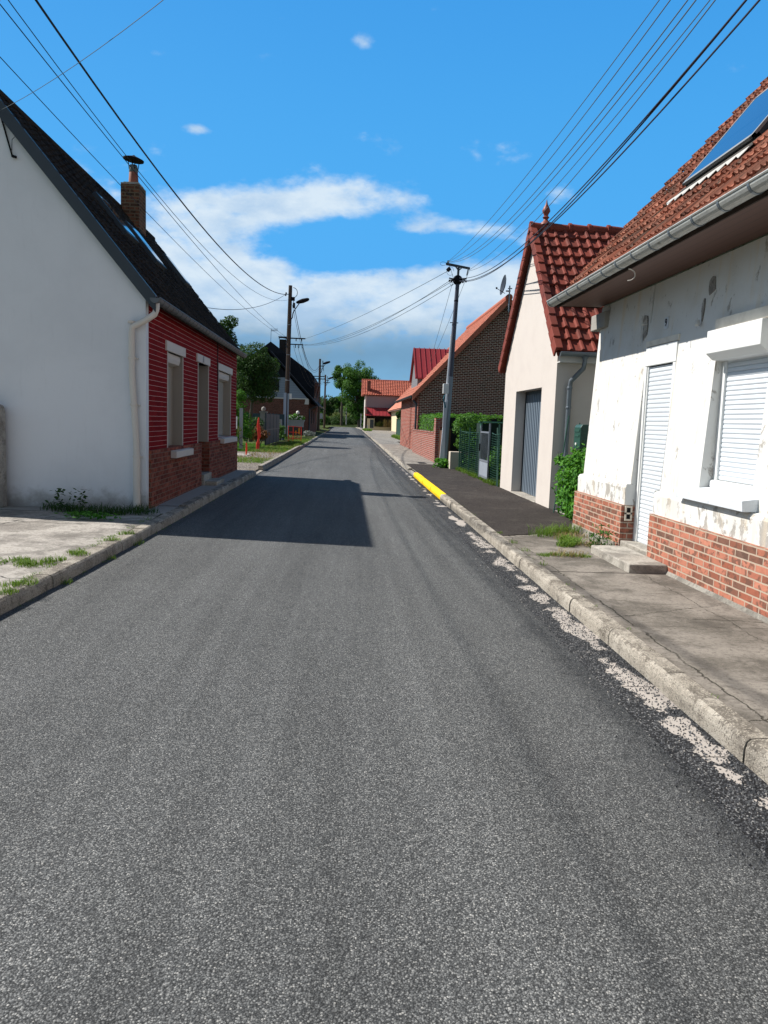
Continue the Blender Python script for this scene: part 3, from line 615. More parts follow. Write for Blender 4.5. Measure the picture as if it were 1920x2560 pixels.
# gutter and pipe
def gutter(x,y0,y1,z,r,m_,par,side,hooks=.5,hm=None):
    mb=MB(); k=9
    A=[math.pi+math.pi*i/k for i in range(k+1)]
    for i in range(k):
        a,b=A[i],A[i+1]; p=lambda t,y,rr:(x+rr*math.cos(t),y,z+rr*math.sin(t))
        mb.face([p(a,y0,r),p(b,y0,r),p(b,y1,r),p(a,y1,r)]); mb.face([p(a,y0,r-.006),p(a,y1,r-.006),p(b,y1,r-.006),p(b,y0,r-.006)])
        for y in (y0,y1): mb.face([(x,y,z),p(a,y,r),p(b,y,r)])
    mb.tube([(x+side*r,y0,z+.004),(x+side*r,y1,z+.004)],.011,6)
    g=mb.build('gutter',m_,par,smooth=True)
    mb=MB(); y=y0+.3
    while y<y1:
        for i in range(k):
            a,b=A[i],A[i+1]; q=[(x+(r+d_)*math.cos(t),yy,z+(r+d_)*math.sin(t)) for t in (a,b) for d_ in (.006,) for yy in (y,y+.03)]
            mb.face([q[0],q[2],q[3],q[1]]); mb.face([(x+(r)*math.cos(a),y,z+r*math.sin(a)),q[0],q[2],(x+r*math.cos(b),y,z+r*math.sin(b))]) 
        y+=hooks
    mb.build_each('gutter_bracket',hm or ZINCD,g); return g
ZL=dirty('gutter_grey_dark',(.12,.13,.14),.5,.2,4,40,.1,.4)
gutter(LX+.185,LY0-.16,LY1+.22,ez+.01,.075,ZL,h,1,.33,ZL)
MB().box(LX-.02,LX+.06,LY0+.16,LY1,3.36,3.46).build('cornice',dirty('cream_cornice',(.42,.33,.22),.8,.2,5,60,.2),h)
gx=LX+.185
mb=MB(); mb.tube([(gx,LY0-.05,ez-.05),(gx,LY0-.06,ez-.14),(gx-.02,LY0-.08,ez-.22),(gx-.17,LY0-.10,ez-.33),(LX-.165,LY0-.09,ez-.42),(LX-.18,LY0-.075,ez-.52),(LX-.18,LY0-.065,2.2),(LX-.12,LY0-.065,1.2),(LX-.115,LY0-.065,.92)],.047,12)
mb.tube([(LX-.115,LY0-.065,.97),(LX-.115,LY0-.065,.10)],.056,12)
dp=mb.build('downpipe',PVCP,h,smooth=True)
mb=MB()
for z,xo in ((2.95,-.18),(2.42,-.18),(1.72,-.155),(.93,-.115)): mb.lathe([(.056,0),(.060,.005),(.060,.03),(.056,.035)],(LX+xo,LY0-.065,z),12); mb.box(LX+xo+.05,LX+xo+.085,LY0-.075,LY0,z,z+.02)
mb.build_each('pipe_clip',PVCP,dp)
# cable stay bracket high on the gable
mb=MB(); mb.tube([(-5.14,LY0-.03,5.86),(-4.98,LY0-.03,5.28)],.012,6); mb.tube([(-4.98,LY0-.03,5.28),(-4.92,LY0-.05,5.26)],.022,6); mb.tube([(-4.99,LY0-.02,5.36),(-4.97,LY0-.05,5.50),(-4.90,LY0-.02,5.60)],.004,5)
mb.box(-5.2,-5.08,LY0-.05,LY0,5.86,5.90); mb.build('cable_bracket',BLACK,h)
mb=MB(); mb.tube([(LX+.025,18.55,3.32),(LX+.025,18.55,2.9),(LX+.025,18.62,2.2)],.012,6); mb.tube([(LX+.025,18.55,3.32),(LX+.025,20.9,3.18)],.009,5); mb.build('wall_cable',CABLE,h)
# chimney on the ridge
CX,CY=-5.36,18.9
ch=MB().box(CX-.02,CX+.40,CY,CY+.62,5.2,6.90).build('chimney',BR_CHIM,h)
mb=MB().prism([(CX-.02,CY,6.90),(CX+.40,CY,6.90),(CX+.40,CY+.62,6.90),(CX-.02,CY+.62,6.90)],(0,0,.03)); mb.box(CX+.03,CX+.38,CY+.05,CY+.5,6.93,6.96); mb.build('chimney_cap',CEMENT,ch)
px_,py_=CX+.20,CY+.28
MB().lathe([(.125,0),(.115,.05),(.10,.28),(.09,.30)],(px_,py_,6.95),16).build('chimney_pot',TERRA,ch,smooth=True)
MB().lathe([(.095,0),(.105,.02),(.10,.10),(.085,.17)],(px_,py_,7.23),16).build('flue_collar',dirty('flue_grey',(.10,.12,.11),.6),ch,smooth=True)
mb=MB()
for k in range(4):
    A=k*math.pi/2+.5; mb.tube([(px_+.10*math.cos(A),py_+.10*math.sin(A),7.30),(px_+.13*math.cos(A),py_+.13*math.sin(A),7.52-.04*math.cos(A))],.010,5)
ax=(.12,0,1); mb.lathe([(.0,.0),(.235,-.015),(.24,.015),(.15,.05),(.05,.085),(.012,.11)],(px_,py_,7.52),20,ax); mb.build('cowl',BLACK,ch)
MB().box(-5.55,-5.13,11.72,12.02,.05,1.68).build('gatepost',conc('old_gatepost',(.40,.39,.36),(.24,.23,.21),0,60,.6,.8),loc=(-5.34,11.9,.1),bevel=.09,label='weathered pale concrete gatepost with rounded top against the far left of the pale gable',cat='gatepost')
# ================================================================== WHITE HOUSE ON THE RIGHT
wh=thing('white_house','white house with peeling paint, brick plinth, closed white shutters and mossy clay tile roof','house',(3.6,4.5,.1))
YB,YE=-2.5,11.1
def wf(z): return 3.50+.12*(z-.93)/2.37 if z>=.93 else 3.44
DO=(8.33,9.20,.13,2.59); WO=(6.42,7.42,1.06,2.60)
mb=MB(); wall_x(mb,wf,YB,YE,.94,3.33,[(DO[0],DO[1],.94,DO[3]),WO],zs=(1.5,2.1)); 
mb.face([(3.50,YE,.94),(wf(3.33),YE,3.33),(9.4,YE,3.33),(9.4,YE,-.05),(3.50,YE,-.05)])
mb.face([(wf(3.33),YE,3.33),(6.51,YE,6.72),(9.4,YE,3.45)])
for op in ((DO[0],DO[1],.1,DO[3]),WO):
    a,b,c,d=op
    for y in (a,b): mb.face([(wf(c)if c>.5 else 3.45,y,c),(3.68,y,c),(3.68,y,d),(wf(d),y,d)])
    mb.face([(wf(d),a,d),(3.68,a,d),(3.68,b,d),(wf(d),b,d)])
mb.face([(wf(1.06),WO[0],1.06),(3.68,WO[0],1.06),(3.68,WO[1],1.06),(wf(1.06),WO[1],1.06)])
mb.build('wall',PEEL,wh)
mb=MB()
for y0,y1 in ((YB,DO[0]),(DO[1],YE+.02)):
    mb.prism([(3.435,y0,.69),(3.43,y0,.90),(3.45,y0,.935),(3.52,y0,.95),(3.60,y0,.95),(3.60,y0,.69)],(0,y1-y0,0))
mb.build('plinth_band',PEEL,wh)
mb=MB()
for y0,y1 in ((YB,DO[0]-.0),(DO[1],YE+.05)): mb.box(3.40,3.62,y0,y1,.10,.69)
mb.build('plinth',BR_RIGHT,wh)
mb=MB(); mb.prism([(3.36,YB,.10),(3.40,YB,.155),(3.42,YB,.155),(3.42,YB,.10)],(0,DO[0]-YB-.05,0)); mb.prism([(3.36,DO[1]+.15,.10),(3.40,DO[1]+.15,.20),(3.42,DO[1]+.15,.20),(3.42,DO[1]+.15,.10)],(0,YE-DO[1]-.1,0)); mb.build('plinth_fillet',conc('fillet_cement',(.26,.245,.215),(.15,.14,.12),0,70,.6,.6),wh)
# roller-shuttered door
a,b,c,d=DO
def slats(x,y0,y1,z0,z1,p,dep=.006):
    mb=MB(); z=z0
    while z<z1-.003:
        e=min(z+p,z1); q=[(x,z),(x-dep,z+p*.25),(x-dep,z+p*.75),(x,e-.004),(x+.004,e)]
        for (xa,za),(xb,zb) in zip(q,q[1:]): mb.face([(xa,y0,min(za,e)),(xa,y1,min(za,e)),(xb,y1,min(zb,e)),(xb,y0,min(zb,e))])
        z+=p
    return mb
do=slats(3.60,a+.07,b-.055,c+.02,2.35,.052).build('roller_shutter_door',SHUT,wh)
MB().box(3.565,3.62,b-.06,b-.0,c,2.36).box(3.565,3.62,a,a+.075,c,2.36).box(3.578,3.62,b-.085,b-.06,c,2.36).build('door_frame',PVC,do,bevel=.004)
MB().box(3.565,3.67,a,b,2.365,d-.005).build('shutter_box',PVC,do,bevel=.006)
MB().box(3.595,3.605,a+.06,b-.05,2.345,2.365).build('shutter_slot',DARKV,do)
MB().box(3.575,3.59,8.52,8.58,.66,.70).box(3.560,3.590,8.54,8.555,.66,.72).build('handle',GALV,do)
MB().box(3.41,3.70,a,b,-.02,.255).build('threshold',STEP,wh,bevel=.012)
MB().box(2.99,3.40,7.75,9.02,.10,.215).build('doorstep',STEP,wh,bevel=.015)
MB().box(3.385,3.399,9.02,9.10,.3,.31)
vb=MB().box(3.395,3.42,9.20-.002,9.20,.55,.56)
# hollow-block vent in the door return
mb=MB(); y=DO[1]-.001
mb.box(3.44,3.53,y-.022,y,.50,.52).box(3.44,3.53,y-.022,y,.58,.60).box(3.44,3.53,y-.022,y,.66,.68).box(3.44,3.46,y-.022,y,.52,.66).box(3.51,3.53,y-.022,y,.52,.66)
v=mb.build('vent_block',dirty('vent_cream',(.60,.52,.42),.8),wh); MB().box(3.46,3.51,y-.006,y-.002,.52,.66).build('vent_hole',DARKV,v)
MB().box(3.44,3.60,y-.004,y,.10,.69).build('plinth_return',BR_RIGHT,wh); MB().box(3.44,3.60,y-.004,y,.69,.95).box(3.44,3.60,DO[0],DO[0]+.004,.69,.95).build_each('band_return',PEEL,wh)
# window
a,b,c,d=WO
wd=slats(3.655,a+.08,b-.09,c+.09,2.30,.045).build('window_shutter',SHUT,wh)
MB().box(3.64,3.70,b-.055,b,c+.0,d).box(3.64,3.70,a,a+.055,c,d).box(3.628,3.66,b-.095,b-.055,c+.08,2.34).box(3.628,3.66,a+.055,a+.085,c+.08,2.34).build('window_frame',PVC,wd,bevel=.004)
MB().box(3.60,3.70,a+.0,b-.0,c+.001,c+.085).build('window_sill_bar',PVC,wd,bevel=.02)
MB().prism([(3.46,a+.0,2.36),(3.53,a,2.30),(3.66,a,2.29),(3.66,a,2.56),(3.46,a,2.575)],(0,b-a-.01,0)).build('shutter_box',PVC,wd,bevel=.006)
MB().prism([(3.37,a-.12,c-.115),(3.36,a-.12,c-.02),(3.60,a-.12,c+.012),(3.60,a-.12,c-.115)],(0,b-a+.34,0)).build('window_sill',dirty('sill_bluewhite',(.62,.66,.70),.7,.25,5,50,.3,0,.2,(.38,.40,.42)),wd,bevel=.006)
# plaster trims above door and window
mb=MB(); 
mb.box(wf(2.66)-.022,3.62,DO[0]-.02,DO[1]+.02,2.592,2.66); mb.box(wf(2.7)-.035,3.62,WO[0]-.15,WO[1]+.04,2.602,2.70)
mb.build_each('lintel',render_wall('lintel_cream',(.70,.66,.58),(.48,.44,.38),.6,3),wh,bevel=.004)
mb=MB().box(3.55,3.78,YE-.35,YE+.26,3.02,3.24); mb.build('corbel',CEMENT,wh,bevel=.01)
# bracket scars, number tile
def scar(y,z,w_,h_,seed):
    mb=MB(); rn=random.Random(seed); P=[]
    for i in range(12):
        A=2*math.pi*i/12; r=rn.uniform(.75,1.15); P.append((wf(z)-.012,y+w_*.5*math.cos(A)*r,z+h_*.5*math.sin(A)*r))
    mb.prism(P,(.03,0,0)); return mb
for s_ in ((9.34,2.84,.16,.34,1),(7.82,2.84,.055,.24,2),(7.68,3.06,.16,.18,3)):
    scar(*s_).build('mortar_scar',conc('scar_cement',(.46,.44,.41),(.16,.145,.13),0,40,.7,1.5),wh)
mb=MB(); mb.tube([(3.56,9.22,2.87),(3.50,9.20,2.86)],.012,6); mb.lathe([(.016,0),(.022,.01),(.016,.03)],(3.50,9.20,2.85),8); mb.lathe([(.022,0),(.028,.02),(.02,.06)],(3.545,7.83,2.68),10); mb.tube([(3.55,9.36,2.98),(3.55,9.36,2.62)],.006,5); mb.tube([(wf(3.2)-.01,9.18,3.32),(wf(3)-.01,9.2,2.88)],.006,5)
mb.build_each('insulator',dirty('porcelain_grey',(.5,.5,.48),.4),wh)
nt=MB().box(wf(2.83)-.014,wf(2.83)+.01,8.66,8.755,2.755,2.885).build('number_tile',dirty('enamel_tile',(.50,.52,.55),.3,.05),wh,bevel=.003)
def text(s_,name,par,mt,size,loc,xdir,updir,ext=.002):
    cu=bpy.data.curves.new(name,'FONT'); cu.body=s_; cu.size=size; cu.extrude=ext; cu.align_x='CENTER'; cu.align_y='CENTER'
    t=bpy.data.objects.new(name,cu); COL.objects.link(t); X_=Vector(xdir); U_=Vector(updir); M=Matrix((X_,U_,X_.cross(U_))).transposed().to_4x4()
    dg=bpy.context.evaluated_depsgraph_get(); me=bpy.data.meshes.new_from_object(t.evaluated_get(dg)); bpy.data.objects.remove(t); bpy.data.curves.remove(cu)
    if mt: me.materials.clear(); me.materials.append(mt)
    o=bpy.data.objects.new(name,me); COL.objects.link(o); o.parent=par; M.translation=Vector(loc)-Vector(ORG[par.name]); o.matrix_local=M; ORG[o.name]=ORG[par.name]; return o
text('9','number',nt,BLACK,.12,(wf(2.83)-.017,8.708,2.822),(0,-1,0),(0,0,1))
# roof of the white house
s0=Vector((3.02,0,3.43)); sl_=Vector((1,0,1.118)).normalized(); nn=Vector((-1.118,0,1)).normalized(); RT=4.95
mb=MB(); mb.prism([(s0+sl_*-.02-nn*.10)+Vector((0,11.18,0)),(s0+sl_*RT-nn*.10)+Vector((0,11.18,0)),(s0+sl_*RT-nn*.03)+Vector((0,11.18,0)),(s0+sl_*-.02-nn*.03)+Vector((0,11.18,0))],(0,-14.1,0))
tp=s0+sl_*RT
mb.prism([(tp.x,11.18,tp.z-.10),(tp.x,11.18,tp.z-.03),(2*tp.x-3.02,11.18,3.37),(2*tp.x-3.02,11.18,3.30)],(0,-14.1,0))
wr=mb.build('roof',T_OLD,wh)
prof=[(0,.030),(.07,.034),(.14,.012),(.28,.006),(.38,.026),(.46,.030),(.54,.012),(.72,.004),(.88,.012),(1,.030)]
SK=(7.40,8.90,1.20,2.42)
mb=MB(); tiles(mb,s0+Vector((0,11.20,0)),(0,-1,0),sl_,nn,14.1,RT,.205,.272,prof,.034,.03,11,.006,skip=lambda u,v: SK[0]-.05<11.20-u<SK[1]+.05 and SK[2]-.10<v<SK[3]+.05)
mb.build('roof_tiles',T_OLD,wr)
mb=MB(); rn=random.Random(2); y=11.20
while y>-2.3: mb.tube([(tp.x,y,tp.z+.02),(tp.x,y-.40,tp.z+.035)],[.115,.10],10); y-=.38
mb.build('ridge_tile',T_OLD,wr,smooth=True)
def wp(y,v,n_): p=s0+sl_*v+nn*n_; return (p.x,y,p.z)
mb=MB()   # roof window: curb, raised sash, glass
y0,y1,v0,v1=SK
for A,B in (((y0,y0+.06),(v0,v1)),((y1-.06,y1),(v0,v1)),((y0,y1),(v0,v0+.06)),((y0,y1),(v1-.06,v1))):
    mb.prism([wp(A[0],B[0],-.05),wp(A[1],B[0],-.05),wp(A[1],B[1],-.05),wp(A[0],B[1],-.05)],nn*.14)
sk=mb.build('roof_window',ANTH,wr)
MB().prism([wp(y0+.05,v0+.05,-.04),wp(y1-.05,v0+.05,-.04),wp(y1-.05,v1-.05,-.04),wp(y0+.05,v1-.05,-.04)],nn*.01).build('dark_opening',DARKV,wr)
def ws(y,v,n_): return wp(y,v,n_+.085+.075*(v-v0)/(v1-v0))
mb=MB()
for A,B in (((y0,y0+.045),(v0-.02,v1)),((y1-.045,y1),(v0-.02,v1)),((y0,y1),(v0-.02,v0+.03)),((y0,y1),(v1-.04,v1))):
    P=[ws(A[0],B[0],0),ws(A[1],B[0],0),ws(A[1],B[1],0),ws(A[0],B[1],0)]; mb.prism(P,nn*.03)
mb.build('sash',dirty('sash_grey',(.20,.21,.21),.5,.2),wr)
MB().prism([ws(y0+.04,v0+.02,.022),ws(y1-.04,v0+.02,.022),ws(y1-.04,v1-.035,.022),ws(y0+.04,v1-.035,.022)],nn*.006).build('pane',GLASS,wr)
mb=MB(); y=y0-.1
while y<y1+.1: mb.prism([wp(y,v0-.20,.062),wp(y+.11,v0-.24,.050),wp(y+.20,v0-.19,.066),wp(y+.20,v0-.15,.066),wp(y,v0-.15,.066)],nn*.006); y+=.20
mb.build('flashing',LEAD,wr); MB().prism([wp(y0-.1,v0-.17,.055),wp(y1+.1,v0-.17,.055),wp(y1+.1,v0,.055),wp(y0-.1,v0,.055)],nn*.006).build('recess_strip',dirty('recess_dark',(.05,.045,.04),.9,.3,6),wr)  # near-black strip: shade of the recess below the sash painted as colour
MB().prism([(3.00,YB,3.335),(3.62,YB,3.345),(3.62,YB,3.36),(3.00,YB,3.36)],(0,11.18-YB,0)).build('soffit',SOFFIT,wh)
MB().prism([(2.985,YB,3.315),(3.003,YB,3.315),(3.003,YB,3.43),(2.985,YB,3.43)],(0,11.18-YB,0)).build('fascia',dirty('fascia_brown',(.028,.016,.011),.8),wh)
mb=MB(); mb.face([(3.02,11.16,3.33),(3.6,11.16,3.33),(3.6,11.16,4.0)])
mb.prism([(3.02,11.14,3.34),(3.02,11.14,3.38),(tp.x,11.14,tp.z-.05),(tp.x,11.14,tp.z-.19)],(0,.03,0)); mb.build('bargeboard',dirty('fascia_brown',(.1,.05,.035)),wh)
gutter(2.915,YB,11.22,3.40,.072,ZINC,wh,-1,.46)
mb=MB(); pts=[(2.94,8.25+0*i,3.33) for i in range(1)]; pts=[(2.945+.075*math.sin(t),8.25,3.30-.075*(1-math.cos(t))*.8) for t in [i*.35 for i in range(10)]]; mb.tube(pts,.006,6); mb.build('gutter_hook',PVCP,wh)
# ================================================================== CREAM GARAGE
GX=3.76; GY0,GY1=13.85,18.35; GP=16.1; GZP=5.50; GE=3.02
ga=thing('garage','narrow cream garage with steep new red tile roof and grey door','garage',(GX,GP,.1))
GD=(14.85,17.10,.14,2.37)
mb=MB(); sl2=(GZP-GE)/(GP-GY0)
wall_x(mb,lambda z:GX,GY0,GY1,-.05,GE,[GD]); mb.face([(GX,GY0,GE),(GX,GY1,GE),(GX,GP,GZP-.03)]); reveal_x(mb,lambda z:GX,4.06,GD)
mb.face([(GX,GY0,-.05),(11,GY0,-.05),(11,GY0,GE),(GX,GY0,GE)]); mb.face([(GX,GY1,-.05),(11,GY1,-.05),(11,GY1,GE),(GX,GY1,GE)]); mb.face([(11,GY0,-.05),(11,GY1,-.05),(11,GY1,GE),(11,GP,GZP),(11,GY0,GE)])
mb.build('wall',W_GAR,ga)
MB().box(3.74,4.04,GD[0],GD[1],.02,.15).build('threshold',STEP,ga,bevel=.01)
mb=MB(); y=GD[0]; rib=.15
while y<GD[1]-.005:
    e=min(y+rib,GD[1]); q=[(4.03,y),(3.985,y+rib*.06),(3.985,y+rib*.60),(4.03,y+rib*.66),(4.03,e)]
    for (xa,ya),(xb,yb) in zip(q,q[1:]): mb.face([(xa,min(ya,e),.16),(xb,min(yb,e),.16),(xb,min(yb,e),2.30),(xa,min(ya,e),2.30)])
    y+=rib
gd=mb.build('garage_door',GARD,ga)
MB().box(3.97,4.03,GD[0],GD[0]+.05,.15,2.37).box(3.97,4.03,GD[1]-.05,GD[1],.15,2.37).box(3.97,4.03,GD[0],GD[1],2.30,2.37).build('door_frame',ANTH,gd)
mb=MB().box(3.955,3.985,15.40,15.45,.98,1.16); mb.tube([(3.95,15.43,1.12),(3.94,15.55,1.13)],.014,6); mb.build('handle',BLACK,gd)
# garage roof: slopes face the camera and away
Vg=Vector((0,GP-(GY0-.26),GZP+.12-(GE-.10))); Ng=Vector((0,-Vg.z,Vg.y)).normalized(); 
pg=[(0,.012),(.1,.050),(.26,.050),(.38,.014),(.5,.010),(.9,.010),(1,.012)]
x0=GX-.10
mb=MB(); mb.prism([(x0+.02,GY0-.26,GE-.16),(x0+.02,GP,GZP+.05),(x0+.02,GY1+.26,GE-.16),(x0+.02,GY1+.26,GE-.10),(x0+.02,GP,GZP+.11),(x0+.02,GY0-.26,GE-.10)],(7.3,0,0)); gr=mb.build('roof',T_NEW,ga)
mb=MB(); tiles(mb,(x0,GY0-.26,GE-.10),(1,0,0),Vg,Ng,7.3,Vg.length,.215,.305,pg,.055,.05,21,.005)
tiles(mb,(x0+7.3,GY1+.26,GE-.10),(-1,0,0),(0,-Vg.y,Vg.z),(0,-Ng.y,Ng.z),7.3,Vg.length,.215,.305,pg,.055,.05,22,.005)
mb.build('roof_tiles',T_NEW,gr)
mb=MB() # verge tiles: one overlapping piece per row on the street gable
for sgn,ys_ in ((1,GY0-.26),(-1,GY1+.26)):
    nrow=12; V2=Vector((0,sgn*Vg.y,Vg.z)); N2=Vector((0,-sgn*abs(Ng.y),Ng.z)).normalized(); vd=V2.normalized()
    for i in range(nrow):
        a=Vector((x0-.03,ys_,GE-.10))+vd*(i*.305); b=a+vd*.335; lift=.03
        P=[a+N2*(.075+lift)-N2*.20,b+N2*.075-N2*.20,b+N2*.075,a+N2*(.075+lift)]; mb.prism(P,(.035,0,0)); P2=[a+N2*(.06+lift),b+N2*.06,b+N2*.085,a+N2*(.085+lift)]; mb.prism(P2,(.13,0,0))
mb.build('verge_tile',T_NEW,gr,bevel=.008)
mb=MB(); x=x0-.02; 
while x<x0+7.2: mb.tube([(x,GP,GZP+.155),(x+.42,GP,GZP+.14)],[.105,.088],12); mb.tube([(x-.005,GP,GZP+.155),(x+.05,GP,GZP+.155)],.118,12); x+=.40
mb.build('ridge_tile',T_NEW,gr,smooth=True)
MB().lathe([(.12,0),(.11,.03),(.06,.07),(.04,.11),(.065,.14),(.07,.15),(.04,.175),(.05,.21),(.08,.26),(.082,.285),(.06,.34),(.026,.40),(.014,.45),(.004,.50)],(GX+.20,GP,GZP+.21),18).build('finial',TERRAD,gr,smooth=True)
MB().box(GX-.02,9,GY0-.20,GY0-.17,GE-.24,GE-.06).box(GX,9,GY0-.2,GY0,GE-.26,GE-.24).build('fascia',dirty('fascia_white',(.55,.55,.53),.6),ga)
# gutter along x
mb=MB(); k=8
gy,gz=GY0-.33,GE-.10
for i in range(k):
    a,b=math.pi+math.pi*i/k,math.pi+math.pi*(i+1)/k; p=lambda t,x:(x,gy+.07*math.cos(t),gz+.07*math.sin(t)); mb.face([p(a,GX-.05),p(b,GX-.05),p(b,9),p(a,9)]); mb.face([(GX-.05,gy,gz),p(a,GX-.05),p(b,GX-.05)])
mb.tube([(GX-.05,gy-.07,gz),(9,gy-.07,gz)],.011,6); gg=mb.build('gutter',ZINCD,ga,smooth=True)
dx_=GX+.24
mb=MB(); mb.lathe([(.035,-.12),(.045,-.04),(.075,0)],(dx_+.16,gy,gz-.06),12); mb.tube([(dx_+.16,gy,gz-.15),(dx_+.15,gy+.02,gz-.26),(dx_,GY0-.10,gz-.48),(dx_-.01,GY0-.08,gz-.60),(dx_-.01,GY0-.08,.65)],.042,12); mb.tube([(dx_-.01,GY0-.08,.68),(dx_-.01,GY0-.08,.08)],.05,12)
dp=mb.build('downpipe',ZINCD,ga,smooth=True)
MB().lathe([(.05,0),(.053,.01),(.053,.03),(.05,.04)],(dx_-.01,GY0-.08,1.95),12).lathe([(.05,0),(.053,.01),(.053,.03),(.05,.04)],(dx_-.01,GY0-.08,gz-.62),12).build_each('pipe_clip',ZINCD,dp)
# ================================================================== BRICK HOUSE WITH DARK GABLE
BX=3.72; BY0,BY1=40,52.5; BE=3.30; BRX,BRZ=8.1,8.0
bh=thing('brick_house','brick house with dark gable, orange tile roof and red metal dormer behind the telephone pole','house',(BX,BY0,.1))
S1=(41.1,41.9,1.05,2.95); S2=(44.6,45.1,.35,3.05)
mb=MB(); wall_x(mb,lambda z:BX,BY0,BY1,0,BE,[S1,S2]); mb.build('street_wall',BR_RED,bh)
mb=MB(); mb.prism([(BX+.002,BY0,0),(BX+.002,BY0,BE),(BRX,BY0,BRZ-.05),(2*BRX-BX,BY0,BE),(2*BRX-BX,BY0,0)],(0,.3,0)); mb.prism([(BX+.002,BY1,0),(BX+.002,BY1,BE),(BRX,BY1,BRZ-.05),(2*BRX-BX,BY1,BE),(2*BRX-BX,BY1,0)],(0,-.3,0)); mb.build_each('gable_wall',BR_BLACK,bh)
mb=MB().box(BX-.02,BX+.02,BY0-.02,BY0+.12,0,BE).box(BX-.025,BX+.01,44.2,44.6,0,3.05).box(BX-.06,BX+.01,BY0,BY1,3.06,3.18)
for z in range(5): mb.box(BX-.015,BX+.03,BY0-.012,BY0+.35,.4+z*.55,.62+z*.55)
mb.build('brick_quoin',BR_RED,bh)
mb=MB()
for op in (S1,S2): reveal_x(mb,lambda z:BX,BX+.25,op); mb.face([(BX+.25,op[0],op[2]),(BX+.25,op[1],op[2]),(BX+.25,op[1],op[3]),(BX+.25,op[0],op[3])])
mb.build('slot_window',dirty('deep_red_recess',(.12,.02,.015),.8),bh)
MB().box(BX-.06,BX+.1,41.0,42.0,.93,1.05).build('sill',LINT,bh)
bex,bez=BX-.32,BE-.30
Vb=Vector((BRX-bex,0,BRZ+.05-bez)); Nb=Vector((-Vb.z,0,Vb.x)).normalized()
mb=MB(); mb.prism([(bex,BY0-.35,bez-.10),(bex,BY0-.35,bez),(BRX,BY0-.35,BRZ+.04),(2*BRX-bex,BY0-.35,bez),(2*BRX-bex,BY0-.35,bez-.10),(BRX,BY0-.35,BRZ-.10)],(0,BY1-BY0+.6,0)); br=mb.build('roof',T_ORANGE,bh)
mb=MB(); tiles(mb,(bex,BY1+.25,bez),(0,-1,0),Vb,Nb,BY1-BY0+.6,Vb.length,.3,.33,[(0,.03),(.15,.05),(.35,.01),(.8,.01),(1,.03)],.04,.03,31,.006)
mb.build('roof_tiles',T_ORANGE,br)
mb=MB(); mb.prism([(bex-.03,BY0-.37,bez-.24),(bex-.03,BY0-.37,bez+.06),(BRX,BY0-.37,BRZ+.14),(BRX,BY0-.37,BRZ-.22)],(0,.10,0)); mb.prism([(2*BRX-bex+.03,BY0-.37,bez-.24),(2*BRX-bex+.03,BY0-.37,bez+.06),(BRX,BY0-.37,BRZ+.14),(BRX,BY0-.37,BRZ-.22)],(0,.10,0)); mb.build('verge_tile',T_ORANGE,br)
mb=MB(); mb.tube([(BRX,BY0-.42,BRZ+.10),(BRX,BY1+.25,BRZ+.10)],.17,12); mb.build('ridge_tile',T_ORANGE,br,smooth=True)
gutter(bex-.05,BY0-.3,BY1+.3,bez+.0,.08,ANTH,bh,-1,1.0,ANTH)
mb=MB(); mb.tube([(bex-.03,BY0+.2,bez-.07),(bex+.02,BY0+.2,bez-.18),(BX-.10,BY0+.15,bez-.40),(BX-.10,BY0+.12,bez-.6),(BX-.10,BY0+.12,.1)],.055,10); mb.build('downpipe',ANTH,bh,smooth=True)
# dormer: boarded gable to the street, red metal slopes
dmr=MB(); dy0,dy1=44.2,48.2; dp_=(dy0+dy1)/2
zb=3.55
dmr.prism([(4.0,dy0,zb),(4.0,dy0,4.25),(4.0,dp_,5.95),(4.0,dy1,4.25),(4.0,dy1,zb)],(.06,0,0)); dmr.box(4.05,5.4,dy0+.01,dy0+.06,zb,4.25); do_=dmr.build('dormer',WOODG,bh)
mb=MB(); mb.prism([(3.86,dy0-.1,4.17),(3.86,dp_,6.02),(3.86,dy1+.1,4.17),(3.86,dy1+.1,4.10),(3.86,dp_,5.94),(3.86,dy0-.1,4.10)],(4.2,0,0))
x=3.9
while x<8.0: mb.prism([(x,dy0-.1,4.18),(x,dp_,6.03),(x,dp_,6.08),(x,dy0-.1,4.23)],(.03,0,0)); x+=.30
mb.build('dormer_roof',SEAMRED,do_)
sd=thing('satellite_dish','dark satellite dish on a short mast at the orange roof peak','satellite dish',(8.08,39.58,7.4))
mb=MB().tube([(8.08,39.55,7.35),(8.08,39.55,8.66)],.035,8).box(7.9,8.12,39.5,39.6,8.36,8.42).box(8.0,8.2,39.5,39.6,8.50,8.54).box(8.04,8.12,39.55,39.66,7.4,7.5).box(8.04,8.12,39.55,39.66,7.7,7.8).build('mast',GALV,sd)
axd=Vector((-.94,-.03,.14)).normalized(); mb=MB(); mb.lathe([(.0,.0),(.22,.02),(.40,.065),(.50,.11),(.51,.12),(.50,.125),(.22,.035),(0,.015)],(7.83,39.5,8.66),24,axd); mb.build('dish',dirty('dish_grey',(.018,.022,.03),.5),sd,smooth=True)
for f in (1,):
    o=bpy.data.objects['dish']
MB().tube([(7.83,39.45,8.25),(7.40,39.30,8.44)],.014,6).lathe([(.03,0),(.05,.04),(.04,.09)],(7.36,39.28,8.42),8).build('feed_arm',BLACK,sd)
